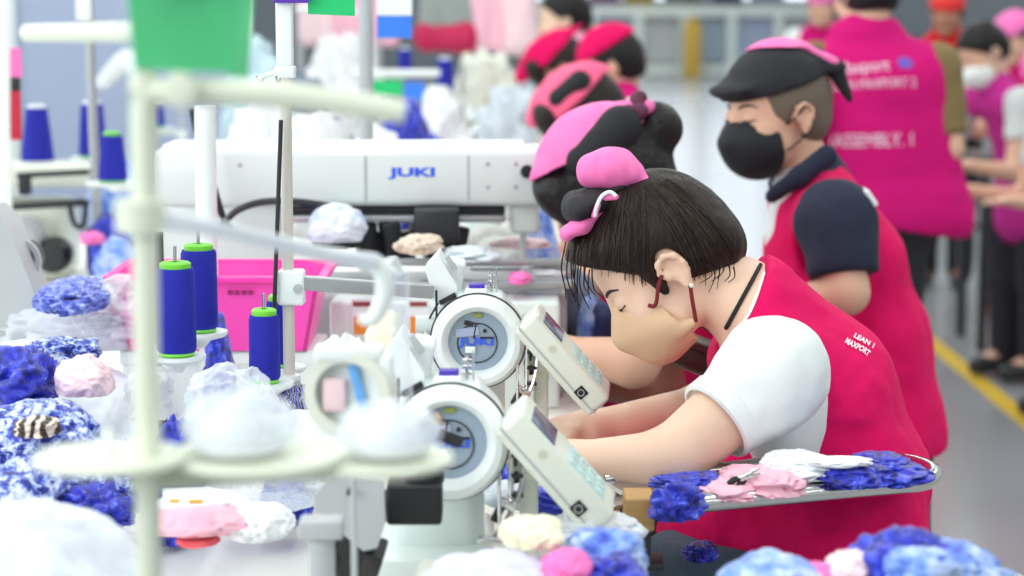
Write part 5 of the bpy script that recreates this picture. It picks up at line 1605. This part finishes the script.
# under-layers that carry the heap
heap('film_bag', 60, 440, 110, 74, 2.95, FILM2, 'large milky film bag lying under the heap on the left bench', 'plastic bag', 41, .22, None, .22, 1.8)
heap('film_bag', 70, 322, 92, 34, 3.35, FILM2, 'milky film bag with a lavender sheen, at the back of the left heap', 'plastic bag', 12, .16, None, .3, 2.4)
heap('film_bag', 120, 312, 46, 32, 3.2, FILM, 'clear film bag crossing behind the nearest cream pole', 'plastic bag', 13, .12, None, .3, 2.6)
heap('film_bag', 30, 366, 62, 22, 2.72, FILM2, 'white film bag spread above the royal blue lace', 'plastic bag', 15, .10, None, .3, 2.6)
heap('lace_piece', 74, 298, 34, 17, 3.12, pattern('lace_mid', [(.3, (40, 54, 170)), (.5, (90, 110, 215)), (.7, (190, 200, 240))], 70), 'slate blue lace garment lying on the film at the back of the heap', 'garment', 21, .1, GL, .5, 3)
heap('lace_piece', 62, 352, 36, 14, 2.72, RUFFLE, 'blue and white lace strip lying across the white film bag', 'garment', 22, None, GL, .45, 3)
heap('lace_piece', 16, 384, 40, 36, 2.62, ROYAL, 'bright royal blue lace bundle at the left edge', 'garment', 23, .07, GL, .4, 2.4)
heap('cloth_piece', 84, 380, 30, 24, 2.60, BLUSH, 'white and blush pink folded piece beside the royal blue bundle', 'garment', 24, .05, GL, .3, 1.8)
heap('lace_piece', 40, 446, 62, 42, 2.50, RUFFLE, 'blue and white ruffled print below the royal blue bundle', 'garment', 25, .08, GL, .34, 2.6)
heap('print_piece', 38, 428, 24, 11, 2.42, TIGER, 'small brown animal-striped piece on the ruffled print', 'garment', 26, .03, GL)
heap('lace_piece', 108, 480, 46, 38, 2.46, RUFFLE, 'ruffled print hanging lower behind the bare near plate', 'garment', 27, .07, GL, .34, 2.6)
heap('lace_piece', 98, 512, 36, 26, 2.36, ROYAL, 'deep blue ruffled piece just above the near white bag', 'garment', 28, .05, GL, .5, 3.2)
heap('lace_piece', 20, 500, 46, 40, 2.34, RUFFLE, 'ruffled print at the left edge above the near white bag', 'garment', 29, .06, GL, .34, 2.6)
heap('film_bag', 52, 600, 110, 104, 1.85, FILM2, 'nearest white film bag filling the bottom left corner', 'plastic bag', 30, .12, None, .2, 1.6, tilt=-.35)
heap('lace_piece', 176, 434, 30, 14, 2.56, ROYAL, 'short blue piece under the white spool plates', 'garment', 31, .05, None, .4, 2.2, base=TZ)
heap('film_bag', 230, 400, 44, 34, 2.55, FILM, 'clear film bag between the tall spools and the near cone', 'plastic bag', 32, .06, None, .3, 2.4)
heap('cloth_piece', 150, 400, 26, 30, 2.75, PAPERW, 'white piece with a faint pink fold under the tall spools', 'garment', 33, .05)
heap('band_piece', 300, 412, 46, 26, 2.78, BAND, 'striped white, green and blue edging strips beside the short spool', 'garment', 34, .06, None, .3, 2.6)
heap('cloth_piece', 300, 450, 60, 40, 2.70, PAPERW, 'white cloth spread under the striped edging strips', 'garment', 35, .1, None, .2, 1.6)
heap('cloth_piece', 345, 352, 34, 12, 3.0, PAPERW, 'white piece on the bench right of the slim spool', 'garment', 36, .05, base=TZ)
heap('lace_piece', 286, 510, 26, 28, 2.56, ROYAL, 'small royal blue lace piece left of the grey belt cover', 'garment', 37, .05, None, .5, 3)
heap('film_bag', 262, 486, 60, 34, 2.44, FILM, 'clear film bag behind the pale pink pieces', 'plastic bag', 38, .06, None, .3, 2.2)
heap('cloth_piece', 205, 505, 46, 15, 2.32, PAPERW, 'white folded piece lying on top of the pale pink ones', 'garment', 39, .05, None, .25, 1.6)
heap('cloth_piece', 200, 522, 52, 15, 2.26, PALEPINK, 'pale pink folded piece on the bench, lower left of centre', 'garment', 40, .05, None, .25, 1.8)
heap('cloth_piece', 198, 540, 22, 4, 2.24, mat('fabric_coral', (238, 110, 120), 0.7), 'thin coral edge under the pale pink piece', 'garment', 42, .03, None, .2, 1.8)
heap('cloth_piece', 258, 524, 34, 20, 2.28, PAPERW, 'white gathered piece right of the pale pink ones', 'garment', 43, .05, None, .3, 2)
c = W(188, 507, 2.22)
tag(MB().box((c.x, c.y, c.z + .01), (.05, .035, .003), (.3, 0, .2), bev=.001).world('care_card', CARD_WHITE), 'small white printed card lying on the pale pink pieces', 'card')
o = bpy.data.objects['care_card']
put('card_print', MB().box((c.x + .01, c.y - .012, c.z + .0085), (.014, .004, .003), (.3, 0, .2)).box((c.x - .012, c.y - .012, c.z + .0085), (.010, .006, .003), (.3, 0, .2)).mesh('card_print', WARN), o)
c = W(385, 335, 2.35)
tag(blob('sponge', [Cp(W(380, 345, 2.35), W(390, 318, 2.35), .013, .009, .01), El(W(376, 335, 2.35), (.012, .012, .012), None, .01), Nz(.002, 80, 3)], .003, CREAM), 'pale yellow sponge pad left of the in-focus machine', 'sponge')
for i, (px, py, rx, ry, sd) in enumerate(((398, 372, 14, 10, 51), (424, 352, 9, 12, 52))):
    heap('sponge', px, py, rx, ry, 2.55, CREAM, ('wider cream foam block beneath the black knob of the in-focus machine', 'narrow cream foam block beside the black knob')[i], 'sponge', sd, None, None, .25, base=TZ)
# around the nearest machine
heap('lace_piece', 540, 476, 46, 14, 2.50, ROYAL, 'royal blue lace passing under the nearest control panel', 'garment', 61, .05, None, .45, 3)
heap('cloth_piece', 522, 496, 40, 16, 2.44, mat('fabric_greywhite', (208, 216, 224), 0.75, bump=.2, bscale=40), 'grey-white piece folded below the nearest control panel', 'garment', 62, .04, None, .25, 1.8)
heap('lace_piece', 566, 506, 40, 22, 2.36, ROYAL, 'royal blue lace bunched beneath the tip of the nearest control panel', 'garment', 63, .04, None, .45, 3)
heap('film_bag', 590, 530, 50, 20, 2.26, FILM2, 'white film scrap under the bunched royal blue lace', 'plastic bag', 64, .05)
heap('lace_piece', 604, 562, 40, 32, 2.04, LIGHTLACE, 'blurred light blue lace clump at the bottom, left of the jeans', 'garment', 65, .05, None, .45, 2.6)
heap('lace_piece', 616, 580, 30, 26, 1.98, ROYAL, 'blurred royal blue clump under the light blue lace at the bottom', 'garment', 66, .05, None, .45, 2.6)
heap('cloth_piece', 566, 566, 26, 14, 1.97, HOTPINK, 'blurred pink scrap at the bottom centre', 'garment', 67, .04, None, .25)
heap('cloth_piece', 532, 532, 34, 15, 2.05, CREAM, 'blurred cream padding roll below the nearest machine', 'padding', 68, .05, None, .25, 1.6)
heap('cloth_piece', 500, 580, 74, 26, 1.98, mat('fabric_lavender', (214, 214, 234), 0.75, bump=.2, bscale=40), 'blurred pale lavender cloth along the bottom edge beside the pink scrap', 'garment', 69, .06, None, .25, 1.8)
# garments on the far machines
heap('film_bag', 338, 228, 30, 24, 3.6, pattern('film_blue_print', [(.35, (120, 150, 235)), (.5, (225, 234, 250)), (.7, (236, 242, 252))], 9), 'blue and white wrapped bundle hanging under the long arm', 'bundle', 71, .06, None, .2, 1.6)
heap('cloth_piece', 418, 246, 24, 12, 3.50, mat('fabric_beige', (226, 208, 190), 0.75), 'beige scrap lying on the dark mechanism of the long-arm machine', 'garment', 72, .05)
heap('cloth_piece', 500, 248, 60, 22, 4.2, mat('fabric_stone', (196, 196, 190), 0.75, bump=.2, bscale=40), 'stone grey cloth heaped behind the slide bars', 'garment', 74, .1, base=TZ)
heap('cloth_piece', 470, 256, 30, 9, 3.50, mat('fabric_greywhite', (208, 216, 224), 0.75), 'pale grey scrap beside the beige one', 'garment', 73, .05)
for i, (px, py, rx, ry, Y, m_, lab) in enumerate((
        (540, 222, 22, 9, 3.9, LIGHTLACE, 'small light blue lace scrap between the long arm and the second worker'), (522, 244, 30, 6, 3.8, BLUSH, 'blush strip between the long arm and the second worker'),
        (520, 278, 12, 6, 3.48, HOTPINK, 'small pink scrap on the metal slide bars'), (545, 270, 26, 8, 3.6, PAPERW, 'white scrap on the metal slide bars'),
        (600, 322, 26, 18, 3.7, mat('fabric_navy', (52, 62, 110), 0.75), 'dark navy bundle behind the second control panel'), (620, 344, 22, 16, 3.68, mat('fabric_crimson', (150, 26, 70), 0.75), 'crimson bundle beside the navy one'),
        (574, 290, 26, 24, 3.78, mat('fabric_slate', (120, 130, 150), 0.75), 'slate grey bundle behind the tip of the front hair strands'), (588, 300, 12, 7, 3.7, LIGHTLACE, 'light blue scrap above the navy bundle'),
        (112, 232, 24, 18, 4.9, ROYAL, 'royal blue lace behind the thin grey pole'), (118, 252, 24, 14, 4.85, LIGHTLACE, 'light blue lace below the royal one by the thin grey pole'), (92, 239, 12, 7, 4.7, HOTPINK, 'pink scrap at the foot of the thin grey pole'),
        (218, 322, 14, 8, 3.05, ROYAL, 'small royal blue scrap behind the tall spools'), (120, 170, 30, 9, 5.3, LIGHTLACE, 'light lace scrap under the green-rimmed blurred cone'))):
    heap('cloth_scrap', px, py, rx, ry, Y, m_, lab, 'garment', 80 + i, .05, 'scraps among the far machines', .35, 2.2, 4, base=None if i in (1, 2, 3, 10) else TZ)
pv = random.Random(8)
labs = ['left', 'middle', 'right']
for i, (px, py, rx, ry, Y, m_, lab) in enumerate((
        (260, 118, 34, 18, 5.6, PAPERW, 'white bundle above the long arm beside the nearest cream arm'), (310, 128, 22, 14, 5.7, PAPERW, 'white bundle above the long arm right of the white pole'), (410, 118, 26, 12, 5.9, ROYAL, 'blue bundle above the blue logo'),
        (380, 134, 20, 10, 5.8, PAPERW, 'small white bundle above the cover joint of the long arm'), (440, 116, 24, 16, 6.2, PAPERW, 'white bundle between the blue bundle and the far machines'), (256, 60, 26, 20, 6.5, mat('fabric_aqua', (190, 214, 222), 0.75), 'pale aqua bundle right of the large green card'),
        (330, 60, 20, 14, 8.4, PAPERW, 'white bundle right of the hook bracket'), (352, 50, 16, 14, 8.6, PAPERW, 'white bundle below the pink hanging garments'), (300, 90, 22, 14, 7.6, mat('fabric_slate', (120, 130, 150), 0.75), 'grey bundle behind the white pole'),
        (480, 70, 26, 20, 8.0, MACHINE_CREAM, 'cream bundle beside the fifth worker'), (505, 100, 22, 16, 6.6, mat('fabric_greywhite', (208, 216, 224), 0.75), 'grey-white bundle left of the third worker'), (255, 92, 20, 12, 6.6, LIGHTLACE, 'light blue bundle over the cream arm'))):
    heap('cloth_bundle', px, py, rx * 1.35, ry, Y, m_, lab, 'garment', 100 + i, .10, 'bundles among the far machines', .5, 1.9, 5, base=TZ)
# pink garments hanging on a rail far back
hy = 9.6
a, b = W(300, 14, hy), W(545, 10, hy)
t = thing('garment_rail', ((a.x + b.x) / 2, hy, 0), 'grey garment rail with hanging pink pieces, far back in the middle', 'garment rail')
lx = b.x - a.x; hz = W(0, -12, hy).z
MB().cyl((-lx / 2, 0, hz), (lx / 2, 0, hz), .014).part('bar', GREY_PAINT, t)
for s in (-1, 1):
    MB().cyl((s * lx / 2, 0, 0), (s * lx / 2, 0, hz), .016).box((s * lx / 2, 0, .02), (.05, .24, .04)).part('upright', GREY_PAINT, t)
def hung(px, y0, y1, w_, seed):
    a, b = W(px, y0, hy), W(px, y1, hy)
    P, n = [], 7
    for q in range(n):
        z = a.z + (b.z - a.z) * q / (n - 1)
        ww = w_ * hy / FPX * (.36 + .1 * q / n)
        P.append(Cp((a.x - ww, hy, z), (a.x + ww, hy, z), .035, .035, .05))
    return P + [Nz(.016, 13, seed, (1.8, 1, .3))]
for i, (px, py1, w_, m_, lab) in enumerate(((318, 42, 24, BLUSH, 'blush garment hanging leftmost on the far rail'), (346, 46, 28, PALEPINK, 'pale pink garment hanging second on the far rail'), (376, 44, 28, PALEPINK, 'pale pink garment hanging beside the blue card'),
                                 (447, 30, 44, mat('fabric_greygreen', (150, 160, 156), 0.75), 'grey-green garment with a crimson hem hanging on the far rail'),
                                 (488, 50, 30, PALEPINK, 'pale pink garment hanging right of the crimson hem'), (516, 52, 26, BLUSH, 'blush garment hanging rightmost beside the bare-headed person'))):
    o = tag(blob('hanging_garment', hung(px, -12, py1 - 4, w_, 20 + i) + [Cp((W(px, 0, hy).x, hy, hz - .02), (W(px, 0, hy).x, hy, hz + .03), .018, .012, .02)], .013, m_), lab, 'garment', 'pink pieces on the far rail')
    if i == 3:
        blob('hem', hung(px, 29, 41, w_ + 2, 33), .012, mat('fabric_crimson2', (196, 36, 84), 0.75), o)

# ---- her side tray with its heap
def make_tray(loc, label, L=.34, D=.16, rz=0.0):
    t = thing('side_tray', loc, label, 'tray', 'metal side trays by the machines', rz)
    def outline(l, d, r):
        pts = [(0, d / 2), (0, -d / 2)]
        n = 12
        for i in range(n + 1):
            a = -math.pi / 2 + math.pi * i / n
            pts.append((l - r + r * math.cos(a), (d / 2) * math.sin(a)))
        return pts
    MB().prism(outline(L, D, .07), 0, .006).part('plate', STEEL, t)
    rim = [(x, y, .006) for x, y in outline(L, D, .07)[1:]] + [(0, D / 2, .006)]
    b = MB().tube(rim, .0110, 14, 1)
    b.part('rim', CHROME, t)
    MB().box((-.03, 0, -.004), (.09, .05, .006), bev=.002).box((-.06, 0, -.02), (.012, .05, .04), bev=.002).part('bracket', STEEL, t)
    return t
ta_ = W(700, 506, 2.46); tb_ = W(957, 483, 2.57)
ang = math.atan2(tb_.y - ta_.y, tb_.x - ta_.x)
L = math.hypot(tb_.x - ta_.x, tb_.y - ta_.y)
tz = (ta_.z + tb_.z) / 2 - .004
off = Vector((-math.sin(ang), math.cos(ang), 0)) * .075
x_ext = Vector((math.cos(ang), math.sin(ang), 0)) * .06
t0 = Vector((ta_.x, ta_.y, tz)) + off - x_ext
tr = make_tray(t0, 'metal-rimmed side tray heaped with pink, white and royal blue pieces', L + .06, .15, ang)
tr.rotation_euler = (0, -math.atan2(tb_.z - ta_.z, L), ang)
GTR = 'pieces heaped on the metal side tray'
heap('cloth_piece', 728, 490, 34, 10, 2.50, PALEPINK, 'pale pink piece at the left end of the side tray', 'garment', 120, .05, GTR, .3, 2.0)
heap('cloth_piece', 770, 482, 40, 16, 2.52, PALEPINK, 'pale pink heap in the middle of the side tray', 'garment', 121, .05, GTR, .3, 2.2)
heap('cloth_piece', 745, 474, 26, 9, 2.55, PALEPINK, 'pale pink piece at the back of the side tray, under the snips', 'garment', 122, .04, GTR, .3, 2.0)
heap('cloth_piece', 800, 466, 42, 15, 2.55, PAPERW, 'white gathered piece on top of the side tray heap', 'garment', 123, .05, GTR, .3, 2.4, tilt=.0)
heap('cloth_piece', 838, 462, 34, 6, 2.52, PAPERW, 'white strap lying over the blue lace on the side tray', 'garment', 124, .02, GTR, .25, 2.0)
heap('lace_piece', 850, 474, 44, 14, 2.54, ROYAL, 'royal blue lace in the middle of the side tray', 'garment', 125, .05, GTR, .30, 2.6)
heap('lace_piece', 892, 474, 42, 12, 2.57, ROYAL, 'royal blue lace at the right end of the side tray', 'garment', 126, .05, GTR, .30, 2.6)
heap('lace_piece', 880, 463, 30, 10, 2.59, ROYAL, 'royal blue lace piled highest at the back of the side tray', 'garment', 127, .04, GTR, .30, 2.6)
heap('lace_piece', 690, 482, 36, 9, 2.52, ROYAL, 'dark blue lace between the forearm and the pale pink pieces', 'garment', 128, .04, GTR, .5, 2.4)
heap('lace_piece', 674, 504, 26, 24, 2.42, ROYAL, 'royal blue lace hanging over the left end of the side tray', 'garment', 129, .03, GTR, .6, 2.4)
sn = thing('thread_snips', W(742, 478, 2.485), 'black thread snips lying on the pale pink pieces of the tray', 'scissors')
s0 = Vector(sn.location)
for nm, pts, r, m_ in (('blade', ((738, 478), (752, 472), (760, 468)), [.003, .0026, .0008], CHROME), ('blade', ((740, 480), (754, 476), (762, 473)), [.003, .0026, .0008], CHROME),
                       ('handle', ((741, 478), (734, 480), (728, 484)), [.003, .0042, .003], BLACK), ('handle', ((742, 481), (738, 487), (733, 491)), [.003, .0042, .003], BLACK), ('handle', ((748, 476), (742, 484), (738, 489)), [.002, .003, .002], BLACK)):
    MB().tube([W(px, py, 2.485) - s0 for px, py in pts], r, 8).part(nm, m_, sn)
# wooden block that carries the tray bracket
c, c2 = W(640, 499, 2.44), W(640, 532, 2.44)
wb = thing('wooden_block', (c.x, c.y + .03, TZ), 'small plywood block on a dark foot by the nearest control panel', 'block')
MB().box((0, 0, (c.z + c2.z) / 2 - TZ), (.034, .06, c.z - c2.z), bev=.003).part('block', PLY, wb)
MB().box((0, 0, (c2.z - TZ) / 2), (.026, .05, c2.z - TZ + .004), bev=.002).box((.006, 0, .004), (.045, .06, .008), bev=.002).part('foot', DARK, wb)
# a second tray close to the camera with the blurred heap
t2 = Vector((W(752, 600, 1.95).x, 1.95, W(0, 612, 1.95).z))
make_tray(t2, 'nearest side tray under the blurred blue heap, bottom right corner', .27, .22, 0.05)
GN = 'blurred pieces heaped in the bottom right corner'
heap('lace_piece', 905, 568, 62, 40, 1.95, ROYAL, 'blurred royal blue lace heap in the bottom right corner', 'garment', 140, .06, GN, .4, 2.6)
heap('lace_piece', 955, 578, 52, 34, 1.93, LIGHTLACE, 'blurred light blue lace at the right end of the corner heap', 'garment', 141, .05, GN, .4, 2.6)
heap('lace_piece', 924, 572, 36, 24, 1.88, LIGHTLACE, 'blurred pale lace on the front of the corner heap', 'garment', 142, .04, GN, .4, 2.6)
heap('cloth_piece', 852, 566, 26, 14, 1.94, BLUSH, 'blurred blush scrap left of the royal blue corner heap', 'garment', 143, .04, GN, .3)
heap('cloth_piece', 818, 578, 36, 13, 1.94, HOTPINK, 'blurred hot pink scrap between the two corner heaps', 'garment', 144, .04, GN, .3)
heap('lace_piece', 772, 580, 52, 22, 1.92, LIGHTLACE, 'blurred light blue lace at the left of the corner heap', 'garment', 145, .05, GN, .4, 2.6)
heap('lace_piece', 700, 552, 18, 10, 2.60, ROYAL, 'thin royal blue scrap lying on the jeans', 'garment', 146, .03, None, .45, 3)
# dark stools and a table under the right edge
def side_table(x, y, w, d, z, label):
    t = thing('work_table', (x, y, 0), label, 'table', 'dark tables by the right edge')
    MB().box((0, 0, z), (w, d, .03), bev=.005).part('tabletop', DARK, t)
    for sx in (-1, 1):
        for sy in (-1, 1):
            MB().box((sx * (w / 2 - .04), sy * (d / 2 - .04), z / 2), (.035, .035, z - .02)).part('leg', DARK, t)
    MB().box((0, -d / 2 + .04, .22), (w - .08, .03, .03)).part('stretcher', DARK, t)
    return t
side_table(W(1048, 200, 9.2).x, 9.2, .7, .5, .80, 'dark worktable at the right edge, nearest the yellow line')
side_table(W(1000, 150, 12.2).x, 12.2, .9, .6, .80, 'dark worktable farther back at the right edge')
c = W(1012, 268, 9.9)
tag(MB().box((c.x, 9.9, .16), (.2, .2, .3), bev=.02).box((c.x, 9.9, .32), (.23, .23, .025), bev=.008).world('storage_tub', mat('tub_red', (150, 52, 48), 0.5)), 'dull red tub on the floor under the right edge table', 'tub')
